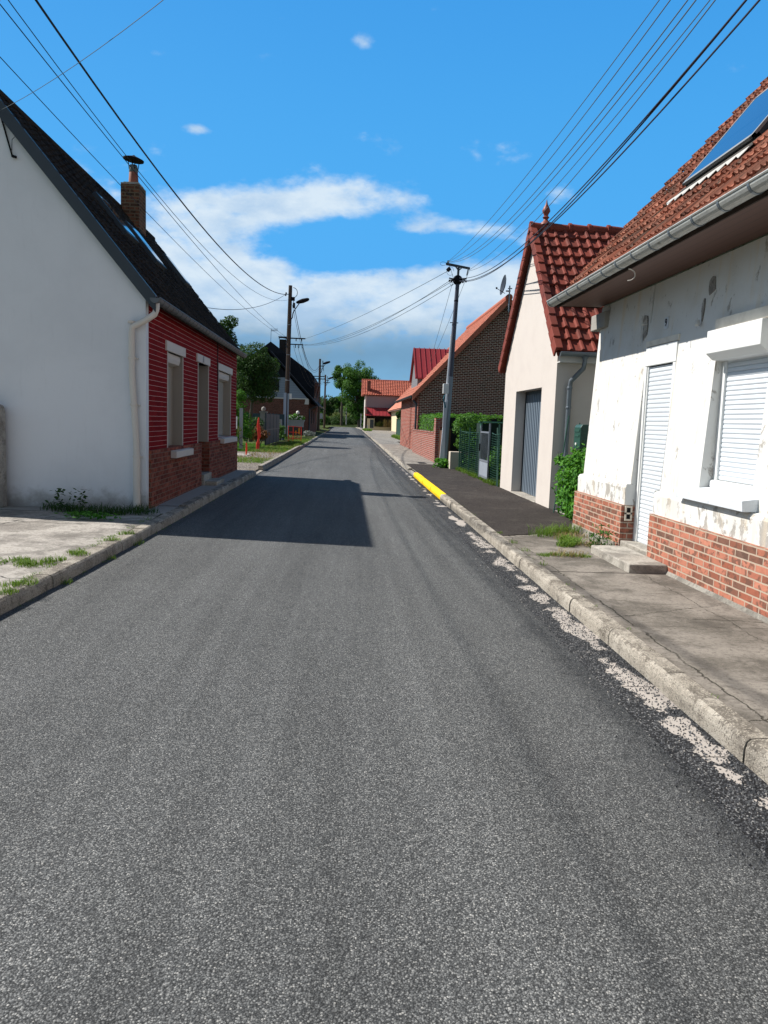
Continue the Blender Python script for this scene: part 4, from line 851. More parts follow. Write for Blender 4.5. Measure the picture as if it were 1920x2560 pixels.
# ================================================================== POLES, LAMPS
def lamp(par,x,y,z,x1,z1,big=1):
    mb=MB(); mb.tube([(x+.02,y,z-.45),(x+.12,y,z-.3),(x+.15,y,z),(x+.30,y,z+.28),(x+.6,y,z1-.03),(x1-.55*big,y,z1)],.035,8); a=mb.build('lamp_arm',ANTH,par,smooth=True)
    X=x1-.62*big; d_=Vector((.95,0,.30)).normalized(); p0=Vector((X,y,z1-.02))
    MB().lathe([(.02,0),(.075*big,.05*big),(.115*big,.22*big),(.14*big,.42*big),(.12*big,.60*big),(.105*big,.74*big),(.05*big,.84*big)],p0,12,d_).build('lamp_head',BLACK,a,smooth=True)
pl=thing('utility_pole','tall dark power pole with street lamp and big cable loop, nearest of the left row','utility pole',(-4.32,56,.15))
MB().tube([(-4.34,56,.1),(-4.25,56,5),(-4.18,56,10.95)],[.19,.16,.13],14).build('pole',POLEW,pl,smooth=True)
MB().box(-4.50,-4.30,55.78,55.86,.15,3.45).box(-4.22,-4.14,55.80,55.86,.15,3.4).build('cable_guard',dirty('guard_paleblue',(.34,.40,.50),.5,.15,1),pl)
MB().box(-4.10,-3.93,55.7,55.85,3.0,3.4).build('meter_box',PVC,pl)
mb=MB(); mb.tube([(-4.42,55.85,3.4),(-4.36,55.83,7),(-4.28,55.84,10.4)],.022,6); mb.tube([(-4.16,55.86,3.4),(-4.10,55.86,7),(-4.06,55.86,8.7)],.018,6); mb.build('riser_cable',CABLE,pl)
mb=MB()
for t in (.0,.5,1.0): mb.tube([(-4.05+.25*math.sin(k*.5+t)*1.2+.08,55.9,10.45+.35*math.cos(k*.5+t)) for k in range(8)],.022,6)
mb.box(-4.10,-3.85,55.85,56.0,9.9,10.15).box(-3.98,-3.82,55.85,56,9.4,9.75).tube([(-4.5,55.9,10.2),(-4.46,55.9,10.45)],.05,6); mb.build_each('cable_fitting',BLACK,pl)
mb=MB(); mb.box(-4.6,-3.05,55.92,56.0,7.26,7.34); mb.box(-4.55,-3.2,55.92,56.0,6.84,6.91)
for x in (-3.75,-3.5,-3.22): mb.tube([(x,55.9,6.84),(x,55.9,6.62)],.035,6)
for x in (-3.7,-3.3): mb.tube([(x,55.9,7.26),(x,55.9,7.1)],.035,6)
mb.build('crossarm',BLACK,pl)
for z in (2.2,4.3,6.0,8.0): pass
MB().lathe([(.17,0),(.175,.01),(.175,.05),(.17,.06)],(-4.26,56,4.3),12).lathe([(.165,0),(.17,.01),(.17,.05)],(-4.22,56,6.1),12).lathe([(.15,0),(.155,.01),(.155,.05)],(-4.2,56,8.2),12).build_each('pole_band',GALV,pl)
lamp(pl,-4.12,56,9.05,-3.05,9.80,1.15)
def smallpole(x,y,z0,z1,lx_,lz,label,arms):
    p=thing('utility_pole',label,'utility pole',(x,y,z0),'power poles further down the street')
    MB().tube([(x,y,z0-.3),(x+.02,y,z1)],[.17,.13],10).build('pole',POLEW,p,smooth=True)
    mb=MB()
    for z,a,b in arms: mb.box(a,b,y-.05,y+.05,z-.05,z+.05)
    mb.tube([(x+.35,y,z1-.2),(x+.42,y,z1-1.4)],.04,5); mb.box(x+.02,x+.5,y-.05,y+.05,z1-.9,z1-.8); mb.build('crossarm',BLACK,p)
    lamp(p,x+.1,y,lz-.7,lx_,lz,1.1); return p
smallpole(-3.37,95,.5,8.95,-2.3,8.4,'second power pole down the street, with lamp, beside the dark-roofed house',((6.85,-4.1,-2.75),(6.55,-3.9,-2.65)))
smallpole(-3.5,125,.4,8.8,-2.4,8.2,'farthest lamp-bearing power pole, short-looking against the green trees',((7.6,-3.8,-2.7),))
hp=MB(); hp.tube([(.1,203,.6),(.05,203,8.0)],[.16,.12],8); hp.box(-.1,.25,202.85,203,3.2,3.6); hp.build('utility_pole',POLEC,loc=(.1,203,.5),cat='utility pole',label='bare grey pole standing in front of the big trees where the road ends',smooth=True)
# telephone pole on the right
pr_=thing('telephone_pole','leaning grey telephone pole with T-shaped crossarm on the right footpath','telephone pole',(3.36,26.2,.12))
def pa(z): return 3.36+(3.63-3.36)*(z-.12)/6.5
mb=MB(); mb.tube([(pa(.05),26.2,.05),(pa(3),26.25,3.2)],[.125,.105],12); mb.build('pole_base',POLEG,pr_,smooth=True)
mb=MB(); mb.tube([(pa(3.1),26.25,3.1),(pa(6.35),26.4,6.35)],[.090,.066],12); mb.build('pole',dirty('pole_dark',(.055,.06,.085),.5,.2,1.5),pr_,smooth=True)
MB().box(pa(1)-.12,pa(1)-.02,26.04,26.10,.12,2.35).prism([(pa(.1)-.16,26.03,.12),(pa(.1)-.06,26.03,.12),(pa(2.3)-.02,26.10,2.4),(pa(2.3)-.12,26.10,2.4)],(0,.05,0)).tube([(pa(2.9)-.11,26.12,2.9),(pa(4.6)-.09,26.2,4.6)],.03,6).build('conduit',dirty('conduit_pale',(.50,.53,.58),.5,.2,2),pr_)
MB().box(pa(2.8)-.24,pa(2.8)-.05,25.98,26.12,2.62,2.95).build('junction_box',PVC,pr_,bevel=.01)
mb=MB(); mb.tube([(pa(2.6)-.16,26.04,2.6),(pa(2.5)-.20,26.02,2.45),(pa(2.3)-.11,26.03,2.15)],.025,6); mb.build('green_cable',dirty('teal_cable',(.02,.12,.16),.5),pr_)
mb=MB()
for z in (1.8,3.2,4.0,4.9,5.7): mb.lathe([(.108-.007*z,0),(.115-.007*z,.01),(.115-.007*z,.05),(.108-.007*z,.06)],(pa(z),26.2+.03*z,z),12)
mb.tube([(pa(4)-.16,26.3,4.0),(pa(4)+.12,26.3,4.0)],.015,5); mb.tube([(pa(5)-.16,26.3,5.0),(pa(5)+.12,26.3,5.0)],.015,5)
mb.build_each('pole_band',BLACK,pr_)
mb=MB(); mb.lathe([(.09,0),(.16,.08),(.17,.18),(.12,.26),(.06,.30)],(pa(6.3),26.42,6.28),10)
for A in range(0,360,45): mb.tube([(pa(6.4),26.42,6.44),(pa(6.4)+.30*math.cos(R(A)),26.42+.22*math.sin(R(A)),6.48-.05*(A%2))],.022,5); mb.lathe([(.02,0),(.035,.03),(.02,.07)],(pa(6.4)+.28*math.cos(R(A)),26.42+.2*math.sin(R(A)),6.36),6)
mb.build('cable_head',BLACK,pr_)
mb=MB(); mb.tube([(pa(6.5),26.44,6.5),(pa(6.5)+.01,26.44,6.88)],.04,8); mb.prism([(3.20,26.40,6.98),(4.05,26.62,6.90),(4.05,26.62,6.83),(3.20,26.40,6.90)],(0,.06,0)); mb.tube([(pa(6.5)+.01,26.44,6.74),(pa(6.5)+.16,26.5,6.88)],.02,5); mb.tube([(pa(6.5)+.01,26.44,6.74),(pa(6.5)-.12,26.45,6.90)],.02,5)
mb.box(3.24,3.30,26.36,26.46,6.98,7.04); mb.tube([(3.97,26.5,6.84),(3.93,26.5,6.60)],.02,5); mb.build('crossarm',ANTH,pr_)
MB().tube([(3.25,26.35,6.70),(3.33,26.35,6.79)],.065,8).build('splice_case',BLACK,pr_)
mb=MB()
for cx_,cz_,rx_,rz_ in ((3.10,6.93,.10,.06),(3.35,6.7,.12,.14),(3.42,6.35,.07,.12)): mb.tube([(cx_+rx_*math.cos(t*.5),26.38,cz_+rz_*math.sin(t*.5)) for t in range(12)],.006,5)
mb.tube([(3.3,26.4,6.9),(3.38,26.4,6.72),(3.46,26.4,6.5)],.007,5); mb.build_each('wire_loop',CABLEC,pr_)
# ------------------------------------------------------------------ overhead wires
def wire(A,B,sag,r,label,grp=None,m_=CABLE,N=36,name='overhead_wire'):
    A,B=Vector(A),Vector(B); P=[]
    for i in range(N+1):
        t=i/N; p=A.lerp(B,t); p.z-=4*sag*t*(1-t); P.append(p)
    return MB().tube(P,r,5).build(name,m_,loc=tuple(A),cat='wire',label=label,group=grp,smooth=True)
wire((-5.35,-2,9.61),(-4.2,56,10.35),2.33,.021,'thickest black twisted power cable sweeping from top left to the left pole',name='power_cable')
wire((-5.38,-2,9.18),(-4.2,56,10.0),2.50,.008,'thin wire hanging just below the thick cable, ending on the left pole near its top')
wire((-4.78,-2,7.45),(-4.3,56,7.3),.80,.008,'thin wire passing behind the chimney cowl to the crossarm of the left pole')
wire((-5.28,-2,7.12),(-4.4,56,7.25),.78,.007,'lowest wire on the left, crossing behind the chimney stack')
wire((9.81,-8,6.87),(-5.18,12.0,5.87),1.20,.0035,'fine service wire crossing the sky down to the left gable bracket',m_=CABLEC)
wire((-7.8,24,5.97),(-4.4,56,10.4),1.22,.014,'short sagging service cable between left pole and black roof')
G6='thin telephone wires fanning from the right pole to the top right corner'
ORD=iter(['leftmost','second from the left','third from the left','fourth from the left','fifth from the left','sixth and rightmost'])
for X_,Z_,S_,far in ((2.65,6.88,1.12,(3.25,26.4,7.0)),(2.13,6.82,1.59,(3.25,26.4,7.0)),(1.86,6.78,1.96,(3.25,26.4,7.0)),(1.73,6.69,2.09,(3.25,26.4,7.0)),(2.44,6.93,1.28,(3.95,26.5,6.75)),(1.60,6.80,1.83,(3.95,26.5,6.75))):
    wire((X_,-14,Z_),far,S_,.0055,next(ORD)+' of the six fine wires fanning up from the T-shaped pole',G6,CABLEC,50)
G7='thicker telephone cables rising to the top right corner'
for X_,Z_,S_,rr,lb in ((1.86,7.34,2.25,.008,'%s of the three thicker telephone cables under the fan of fine wires'%'upper'),(1.83,6.94,2.11,.008,'%s of the three thicker telephone cables under the fan of fine wires'%'middle'),(2.32,7.61,2.21,.009,'%s of the three thicker telephone cables under the fan of fine wires'%'lowest')):
    wire((X_,-14,Z_),(3.65,26.4,6.4 if S_>2.2 else 6.5),S_,rr,lb,G7,CABLE,50)
G8='telephone wires spanning the road between the two near poles'
ORD=iter(['highest, nearly straight','second highest','third highest','lowest'])
for A,B,S_ in (((3.3,26.4,6.72),(-3.1,56,7.3),.20),((3.5,26.4,6.5),(-3.3,56,6.9),.65),((3.5,26.4,6.42),(-3.3,56,6.85),.50),((3.5,26.4,6.3),(-3.1,56,6.85),.60)):
    wire(A,B,S_,.009,next(ORD)+' of four wires slung across the road between the near poles',G8,CABLEC)
ORD=iter(['left','right'])
for A,B in (((3.45,26.4,6.35),(4.51,43,4.9)),((4.0,26.5,6.75),(4.61,43,4.9))): wire(A,B,.06,.007,next(ORD)+' one of two fine wires dropping from the T-shaped pole to the red dormer','service wires to the red dormer',CABLEC)
G9='cables between the first and second left poles'
ORD=iter(['thick twisted top cable','thinner cable below the twisted one','leftmost low wire','middle low wire','rightmost low wire'])
for A,B,S_,r_ in (((-3.95,56,9.88),(-3.37,95,8.3),2.34,.022),((-4.03,56,9.64),(-3.37,95,8.0),2.24,.014),((-3.9,56,6.8),(-3.1,95,6.7),2.0,.010),((-3.6,56,6.8),(-2.9,95,6.7),1.9,.010),((-3.25,56,6.8),(-2.75,95,6.7),1.8,.010)):
    wire(A,B,S_,r_,next(ORD)+' drooping from the first to the second left pole',G9)
G10='cables between the two farthest lamp poles'
ORD=iter(['upper wire between the two far lamp poles','short drop wire on the second lamp pole','right lower wire between the two far lamp poles','left lower wire between the two far lamp poles'])
for A,B in (((-3.3,95,8.2),(-3.4,125,8.2)),((-2.95,95,8.7),(-2.75,95.2,6.9)),((-2.8,95,6.7),(-2.9,125,7.6)),((-3.6,95,6.7),(-3.6,125,7.6))): wire(A,B,.5,.012,next(ORD),G10)
# ================================================================== VEGETATION BUILDERS
def leaf(mb,p,nrm,L,W,rn,shape=0):
    nrm=nrm.normalized(); a=Vector((rn.uniform(-1,1),rn.uniform(-1,1),rn.uniform(-1,1))); t=nrm.cross(a)
    if t.length<1e-3: t=Vector((1,0,0))
    t.normalize(); b=nrm.cross(t); u=(rn.random(),0)
    if shape==0: mb.face([p-t*L*.5,p+b*W*.5,p+t*L*.5,p-b*W*.5],[u]*4)
    else:
        m1=p+nrm*L*.06; mb.face([p-t*L*.5,p-t*L*.1+b*W*.5,p+t*L*.2+b*W*.42,p+t*L*.5,m1],[u]*5); mb.face([p+t*L*.5,p+t*L*.2-b*W*.42,p-t*L*.1-b*W*.5,p-t*L*.5,m1],[u]*5)
def crown(mb,blobs,n,L,W,seed,shape=0,upb=.35,fill=.55):
    rn=random.Random(seed); tot=sum(b[1][0]*b[1][1]+b[1][1]*b[1][2]+b[1][0]*b[1][2] for b in blobs)
    for c,r in blobs:
        k=int(n*(r[0]*r[1]+r[1]*r[2]+r[0]*r[2])/tot); c=Vector(c)
        for _ in range(k):
            d=Vector((rn.gauss(0,1),rn.gauss(0,1),rn.gauss(0,1))).normalized(); q=fill+(1-fill)*rn.random()**.5+rn.uniform(-.06,.14)
            p=c+Vector((d.x*r[0],d.y*r[1],d.z*r[2]))*q; nr=d+Vector((rn.gauss(0,.6),rn.gauss(0,.6),rn.gauss(0,.6)+upb)); s_=rn.uniform(.7,1.25)
            leaf(mb,p,nr,L*s_,W*s_,rn,shape)
def clump_blobs(c,R_,k,seed,rs=(.30,.45),zb=0,bot=1.0):
    """k leaf clumps scattered through an ellipsoid"""
    rn=random.Random(seed); out=[]; c=Vector(c)
    while len(out)<k:
        d=Vector((rn.uniform(-1,1),rn.uniform(-1,1),rn.uniform(-1,1)))
        if d.length>1 or d.length<.25: continue
        if d.z<0: d.z*=bot
        q=rn.uniform(*rs); m_=min(R_); out.append((tuple(c+Vector((d.x*R_[0],d.y*R_[1],d.z*R_[2]))*.80),(m_*q,m_*q,m_*q*.85)))
    return out
def tree(name,label,base,c,R_,k,n,L,lm,seed,tr=.15,cat='tree',rs=(.28,.45),group=None,extra=()):
    t=thing(name,label,cat,base,group); b=Vector(base); c=Vector(c); rn=random.Random(seed+7)
    mb=MB(); mid=Vector((c.x,c.y,c.z-R_[2]*.1)); mb.tube([b-Vector((0,0,.3)),b.lerp(mid,.4)+Vector((rn.uniform(-.1,.1),0,0)),mid,c+Vector((0,0,R_[2]*.6))],[tr,tr*.8,tr*.5,tr*.15],8)
    bl=clump_blobs(c,R_,k,seed,rs)+list(extra)
    for cc_,rr_ in bl[::2]: mb.tube([b.lerp(mid,rn.uniform(.55,.95)),(Vector(cc_)+mid)*.5+Vector((0,0,-.05*R_[2])),Vector(cc_)],[tr*.35,tr*.22,tr*.08],5)
    mb.build('trunk',BARK,t,smooth=True)
    mb=MB(); crown(mb,bl,n,L,L*.62,seed,0); mb.build('crown',lm,t); return t
def blades(mb,pts,n,h_,w_,spread,seed,lean=.5):
    rn=random.Random(seed)
    for x,y,z in pts:
        for _ in range(n):
            A=rn.uniform(0,6.28); q=spread*rn.random()**.6; p=Vector((x+q*math.cos(A),y+q*math.sin(A)*1.0,z-.005)); A2=rn.uniform(0,6.28); H=h_*rn.uniform(.5,1.2); l_=Vector((math.cos(A2),math.sin(A2),0))*H*lean*rn.uniform(.4,1.3); s_=Vector((-math.sin(A2),math.cos(A2),0))*w_*.5; u=(rn.random(),0)
            a=p+l_*.35+Vector((0,0,H*.6)); b=p+l_+Vector((0,0,H*rn.uniform(.7,.95)))
            mb.face([p-s_,p+s_,a+s_*.8,a-s_*.8],[u]*4); mb.face([a-s_*.8,a+s_*.8,b],[u]*3)
def patch(x0,x1,y0,y1,z,k,seed,f=None):
    rn=random.Random(seed); out=[]
    while len(out)<k:
        x,y=rn.uniform(x0,x1),rn.uniform(y0,y1)
        if f and not f(x,y): continue
        out.append((x,y,z(x,y) if callable(z) else z))
    return out
# --- weeds and grass (nobody could count them)
mb=MB()
for i,(x,y) in enumerate([(-2.92,7.58),(-2.85,7.7),(-2.72,8.02),(-2.70,6.62),(-2.78,6.55),(-2.67,9.53),(-2.70,9.03),(-2.72,6.26),(-3.05,7.5),(-3.15,7.65),(-2.80,8.15)]): blades(mb,[(x,y,.12)],90,.055,.007,.10,i,.9)
blades(mb,[(-2.57,9.46,0),(-2.58,8.46,0),(-2.56,9.6,0),(-2.6,7.2,0)],55,.06,.006,.10,44,.8)
blades(mb,[(-3.5,7.65,.12),(-3.35,7.45,.12),(-3.2,7.6,.12),(-3.0,7.4,.12),(-3.6,7.7,.12)],120,.05,.007,.13,5,1.0)
rn=random.Random(12)
for _ in range(70):
    x,y=-2.75-abs(rn.gauss(0,.05)),rn.uniform(4.5,11.5); blades(mb,[(x,y,.12)],rn.randint(3,14),.03,.005,.05,rn.randint(0,9999),1.1)
for _ in range(60):
    y=rn.uniform(4.5,21); blades(mb,[(lx(y)+.01,y,0)],rn.randint(3,10),.03,.005,.04,rn.randint(0,9999),1.1)
for _ in range(40):
    y=rn.uniform(3.5,27); blades(mb,[(rx(y)+.135,y,.125)],rn.randint(2,8),.025,.004,.03,rn.randint(0,9999),1.1)
mb.build('grass',L_GRASS,kind='stuff',label='bright tufts of grass in the cracks of the left apron and kerb joints')
mb=MB()
for i,(x,y) in enumerate([(-3.6,11.3),(-3.9,11.3),(-4.15,11.4),(-4.35,11.5),(-3.4,11.2),(-3.2,11.2),(-3.75,11.0),(-3.1,11.5),(-2.95,11.3)]): blades(mb,[(x,y+.25,.12)],90,.15,.009,.22,60+i,.8)
rn=random.Random(8)
for x,y in ((-4.25,11.65),(-3.9,11.6)):
    for k in range(48): leaf(mb,Vector((x+rn.gauss(0,.06),y+rn.gauss(0,.08),.15+rn.random()*.32)),Vector((rn.gauss(0,.5),rn.gauss(0,.5),1)),.07,.04,rn,1)
mb.build('weeds',L_DARK,kind='stuff',label='dark weeds growing along the foot of the pale gable')
mb=MB(); rn=random.Random(18)
for x,y in ((-3.62,10.75),(-3.75,10.85),(-3.5,10.8),(-3.3,10.7)):
    for k in range(45): leaf(mb,Vector((x+rn.gauss(0,.10),y+rn.gauss(0,.08),.14+rn.random()*.07)),Vector((rn.gauss(0,.4),rn.gauss(0,.4),1)),.08,.035,rn,1)
mb.build('weeds',L_LAUREL,kind='stuff',label='bright leafy weeds catching the sun in front of the pale gable')
mb=MB(); blades(mb,[(2.85,10.45,.12),(3.0,10.5,.12),(3.15,10.6,.12),(2.7,10.3,.12),(3.3,10.7,.12)],90,.17,.007,.16,71,1.0); blades(mb,[(2.9,9.6,.12),(3.0,9.75,.12),(2.8,9.45,.12),(2.95,9.9,.12)],110,.10,.012,.12,72,1.2)
blades(mb,[(2.5,8.75,.12),(2.65,8.75,.12),(2.35,8.7,.12),(2.8,8.7,.12)],120,.05,.006,.10,73,.9); blades(mb,[(2.2,9.0,.12),(2.18,9.6,.12),(2.16,10.4,.12),(2.17,8.1,.12)],30,.06,.005,.06,77)
mb.build('grass',L_GRASS,kind='stuff',label='weed tufts in the joint between dark footpath and concrete')
mb=MB(); blades(mb,[(3.05,10.3,.12),(3.25,10.3,.12),(2.95,10.1,.12),(2.7,8.7,.12),(2.55,8.72,.12),(3.2,9.55,.12),(3.1,9.5,.12)],60,.10,.006,.14,75,1.3); mb.build('dry_grass',L_DRY,kind='stuff',label='withered brown grass lying on the concrete near the step')
mb=MB(); rn=random.Random(28)
for x,y,hh in ((3.20,9.33,.30),(3.28,9.28,.22),(3.14,9.40,.18)):
    for k in range(60): leaf(mb,Vector((x+rn.gauss(0,.045),y+rn.gauss(0,.05),.13+rn.random()*hh)),Vector((rn.gauss(0,.6),rn.gauss(0,.6),.6)),.06,.016,rn,1)
[mb.tube([(x,y,.10),(x+.01,y,.13+hh)],.004,4) for x,y,hh in ((3.20,9.33,.30),(3.28,9.28,.22),(3.14,9.40,.18))]; mb.build('weed',L_MID,loc=(3.2,9.33,.12),cat='weed',label='upright leafy weed at the brick corner left of the white door')
# loose chippings in the gutter
mb=MB(); rn=random.Random(3)
for _ in range(6500):
    y=2.6+9.5*rn.random()**1.5; x=rx(y)-.01-abs(rn.gauss(0,.22))
    if x<1.1: continue
    s_=rn.uniform(.003,.0075); c=Vector((x,y,s_*.5)); d=[Vector((rn.uniform(-1,1),rn.uniform(-1,1),rn.uniform(-.7,.7))).normalized()*s_ for _ in range(4)]
    d=[Vector((1,0,-.5)),Vector((-.5,.87,-.5)),Vector((-.5,-.87,-.5)),Vector((rn.uniform(-.3,.3),rn.uniform(-.3,.3),.9))]; A=rn.uniform(0,6.28); d=[Vector((v.x*math.cos(A)-v.y*math.sin(A),v.x*math.sin(A)+v.y*math.cos(A),v.z))*s_ for v in d]
    u=(rn.random(),0); mb.face([c+d[0],c+d[1],c+d[3]],[u]*3); mb.face([c+d[1],c+d[2],c+d[3]],[u]*3); mb.face([c+d[2],c+d[0],c+d[3]],[u]*3)
mb.build('gravel',mat('chippings',lambda n,uv,b:dict(c=n.ramp(n.sep(uv)[0],[(0,(.02,.022,.026)),(.6,(.07,.073,.08)),(.9,(.16,.16,.16)),(1,(.40,.37,.33))]),r=.7)),kind='stuff',label='loose grey chippings collected along the kerb')
# ================================================================== SMALL THINGS ON THE RIGHT
mbx=thing('mailbox','dark green metal mailbox between the garage and the white house','mailbox',(3.95,12.5,1.25))
MB().prism([(3.80,12.35,1.27),(3.80,12.35,1.62),(3.83,12.35,1.67),(4.14,12.35,1.67),(4.14,12.35,1.27)],(0,.34,0)).build('body',GREENP,mbx,bevel=.012)
MB().box(3.79,3.80,12.38,12.66,1.55,1.59).box(3.79,3.80,12.40,12.64,1.47,1.50).box(3.81,4.13,12.344,12.35,1.56,1.565).box(3.81,4.13,12.344,12.35,1.50,1.505).build('slot',GREENW,mbx)
MB().box(3.95,4.0,12.45,12.50,.1,1.27).build('post',GREENP,mbx)
MB().box(3.785,3.80,12.5,12.56,1.33,1.37).build('name_plate',PVC,mbx)
lb=thing('shrub','glossy bright green laurel shrub between garage downpipe and white house','shrub',(3.85,12.2,.1))
mb=MB(); bl=[((3.83,12.35,.55),(.26,.40,.40)),((3.87,12.25,.95),(.25,.38,.34)),((3.92,12.5,1.15),(.20,.3,.28)),((3.78,12.6,.85),(.22,.3,.34)),((3.75,12.9,.65),(.18,.25,.3)),((3.68,12.9,1.05),(.14,.12,.12)),((3.95,11.9,.6),(.25,.35,.42)),((3.80,12.0,.30),(.22,.4,.24)),((4.2,12.6,.8),(.35,.5,.6)),((3.74,12.6,.38),(.18,.4,.26)),((3.9,12.3,.30),(.25,.5,.2))]
crown(mb,bl,5200,.085,.036,91,1,.5,.2); mb.build('foliage',L_LAUREL,lb)
mb=MB(); rn=random.Random(5)
for c_,r_ in bl: mb.tube([(3.9+rn.uniform(-.1,.1),12.3,.05),Vector(c_)+Vector((0,0,-.1)),Vector(c_)+Vector((rn.uniform(-.1,.1),0,.15))],[.012,.008,.003],5)
mb.build('stem',BARK,lb)
mb=MB(); mb.tube([(3.66,13.15,.10),(3.90,13.4,1.82)],.012,6); mb.build('fence_stake',GREENW,loc=(3.66,13.15,.1),cat='stake',label='thin green stake leaning against the laurel and garage pipe')
mb=MB(); mb.tube([(3.80,12.9,.1),(3.98,13.0,1.7)],.010,6)
for k in range(9): mb.tube([(3.78+.02*k*.9,12.9+.01*k,.25+.13*k),(3.95+.015*k,12.2,.30+.13*k+.04*math.sin(k))],.003,4)
for k in range(9): mb.tube([(3.86+.012*k,12.85-.08*k,.2),(3.98,12.85-.08*k,1.45+.05*math.sin(k*2))],.0025,4)
mb.build('wire_fence',GREENW,loc=(3.8,12.9,.1),cat='fence',label='short crumpled piece of green wire mesh tangled in the laurel')
# green mesh fence with posts and gate
fe=thing('wire_fence','green wire mesh fence with thin posts between garage and telephone pole','fence',(3.76,22.5,.12))
def meshrun(y0,y1,h_,x=3.76,sagz=.03):
    mb=MB(); k=int((y1-y0)/.075)
    for i in range(k+1): y=y0+(y1-y0)*i/k; mb.tube([(x,y,.12),(x+.01*math.sin(i),y,.12+h_-sagz*math.sin(math.pi*i/k)*2)],.0045,3,False)
    for j in range(int(h_/.06)+1):
        z=.14+j*.06; mb.tube([(x,y0,z),(x,(y0+y1)/2,z-sagz*.5),(x,y1,z)],.0055,3,False)
    mb.tube([(x,y0,.12+h_),(x+.01,y0+(y1-y0)*.3,.10+h_),(x,(y0+y1)/2,.12+h_-.05),(x,y1-(y1-y0)*.2,.10+h_),(x,y1,.12+h_)],.006,4)
    return mb
m1=meshrun(21.4,25.2,1.28); m2=meshrun(18.6,19.7,1.30); 
m1.build('mesh_panel',GREENW,fe); m2.build('mesh_panel',GREENW,fe)
for y,h_ in ((25.2,1.38),(23.2,1.40),(21.45,1.40),(18.75,1.52)): MB().tube([(3.76,y,.1),(3.76,y,.12+h_)],.022,6).build('post',GREENW,fe)
MB().tube([(3.74,18.55,.1),(3.78,19.1,1.55)],.02,6).build('strut',GREENW,fe)
gt=thing('metal_gate','narrow galvanised garden gate with bars above and plain sheet below','gate',(3.73,20.5,.12))
mb=MB()
for y in (19.86,21.16): mb.box(3.71,3.75,y-.020,y+.020,.14,1.66 if y<20 else 1.60)
mb.build_each('gate_post',GALV,gt)
mb=MB(); 
for z in (1.42,.66,.22): mb.box(3.71,3.745,19.82,21.18,z-.022,z+.022)
mb.build('gate_frame',GALV,gt)
mb=MB(); 
for i in range(7): y=20.02+i*.165; mb.tube([(3.728,y,.68),(3.728,y,1.40)],.006,5)
mb.build('bar',GALV,gt); MB().box(3.722,3.734,19.84,21.16,.25,.63).build('sheet_panel',dirty('gate_sheet',(.24,.27,.31),.5,.15,2),gt); MB().box(3.69,3.72,21.10,21.16,.9,1.1).build('latch',BLACK,gt)
gb=thing('garden_box','dark green garden cabinet with pale edge standing behind the metal gate','cabinet',(4.4,22.6,.1))
MB().box(3.95,5.6,22.25,23.2,.1,1.66).build('body',dirty('green_dark',(.006,.020,.014),.8),gb); MB().box(3.88,3.93,22.17,22.21,1.0,1.72).box(3.84,4.6,22.17,22.21,1.68,1.72).build('edge_frame',dirty('frame_green_pale',(.10,.28,.20),.5),gb)
mc=MB().box(3.48,3.86,25.35,25.75,.08,.70); mc.build('meter_cabinet',dirty('meter_cream',(.50,.44,.36),.8),loc=(3.67,25.5,.1),cat='meter box',bevel=.015,label='low cream concrete meter box at the foot of the telephone pole')
wg=thing('wooden_gate','low brown board gate between brick garden wall and telephone pole','gate',(3.62,28,.12))
MB().box(3.60,3.64,26.95,29.35,.18,1.36).build('board_panel',WOODD,wg); MB().box(3.58,3.67,26.85,26.95,.1,1.45).box(3.58,3.67,29.35,29.45,.1,1.45).build_each('gate_post',WOODD,wg)
gw=thing('garden_wall','worn red brick garden wall stepping up to a pier beside the wooden gate','wall',(3.6,35,.1))
MB().box(3.48,3.74,30.3,39.9,.05,1.22).box(3.48,3.74,30.0,30.5,1.22,1.50).build('wall',BR_RED2,gw); MB().box(3.44,3.80,29.50,30.05,.05,1.82).build('pier',BR_RED2,gw); mb=MB(); 
y=30.5
rn=random.Random(6)
while y<39.8: mb.box(3.46,3.76,y,y+.22,1.22,1.22+rn.uniform(.05,.08)); y+=.235
mb.build('coping',BR_RED2,gw)
MB().box(3.75,5.8,29.6,29.9,.1,1.85).build('dark_panel',DARKV,loc=(4.8,29.7,.1),cat='fence',label='near-black panel, shade painted in as its colour, behind the wooden gate')  # shade behind the gate is held in the panel's near-black colour
def hedge(label,x0,x1,y0,y1,z0,z1,n,L,lm,seed,loc):
    h_=thing('hedge',label,'hedge',loc); rn=random.Random(seed)
    mb=MB(); mb.box(x0+.08,x1-.08,y0+.08,y1-.08,z0,z1-.1); mb.build('core_block',mat('hedge_core',lambda n,uv,b:dict(c=(.010,.020,.006),r=1)),h_)  # solid dark core box added inside so the hedge blocks sight
    mb=MB(); A=[((x1-x0)*(z1-z0),0),((x1-x0)*(z1-z0),1),((y1-y0)*(z1-z0),2),((y1-y0)*(z1-z0),3),((x1-x0)*(y1-y0),4)]; T=sum(a for a,_ in A)
    for a,f in A:
        for _ in range(int(n*a/T)):
            x,y,z=rn.uniform(x0,x1),rn.uniform(y0,y1),rn.uniform(z0,z1); w_=rn.gauss(0,.035); 
            if f==0: p=Vector((x,y0+w_,z)); nn_=Vector((0,-1,.3))
            elif f==1: p=Vector((x,y1+w_,z)); nn_=Vector((0,1,.3))
            elif f==2: p=Vector((x0+w_,y,z)); nn_=Vector((-1,0,.3))
            elif f==3: p=Vector((x1+w_,y,z)); nn_=Vector((1,0,.3))
            else: p=Vector((x,y,z1+w_)); nn_=Vector((0,0,1))
            leaf(mb,p,nn_+Vector((rn.gauss(0,.5),rn.gauss(0,.5),rn.gauss(0,.5))),L*rn.uniform(.7,1.3),L*.6,rn)
    mb.build('foliage',lm,h_); return h_
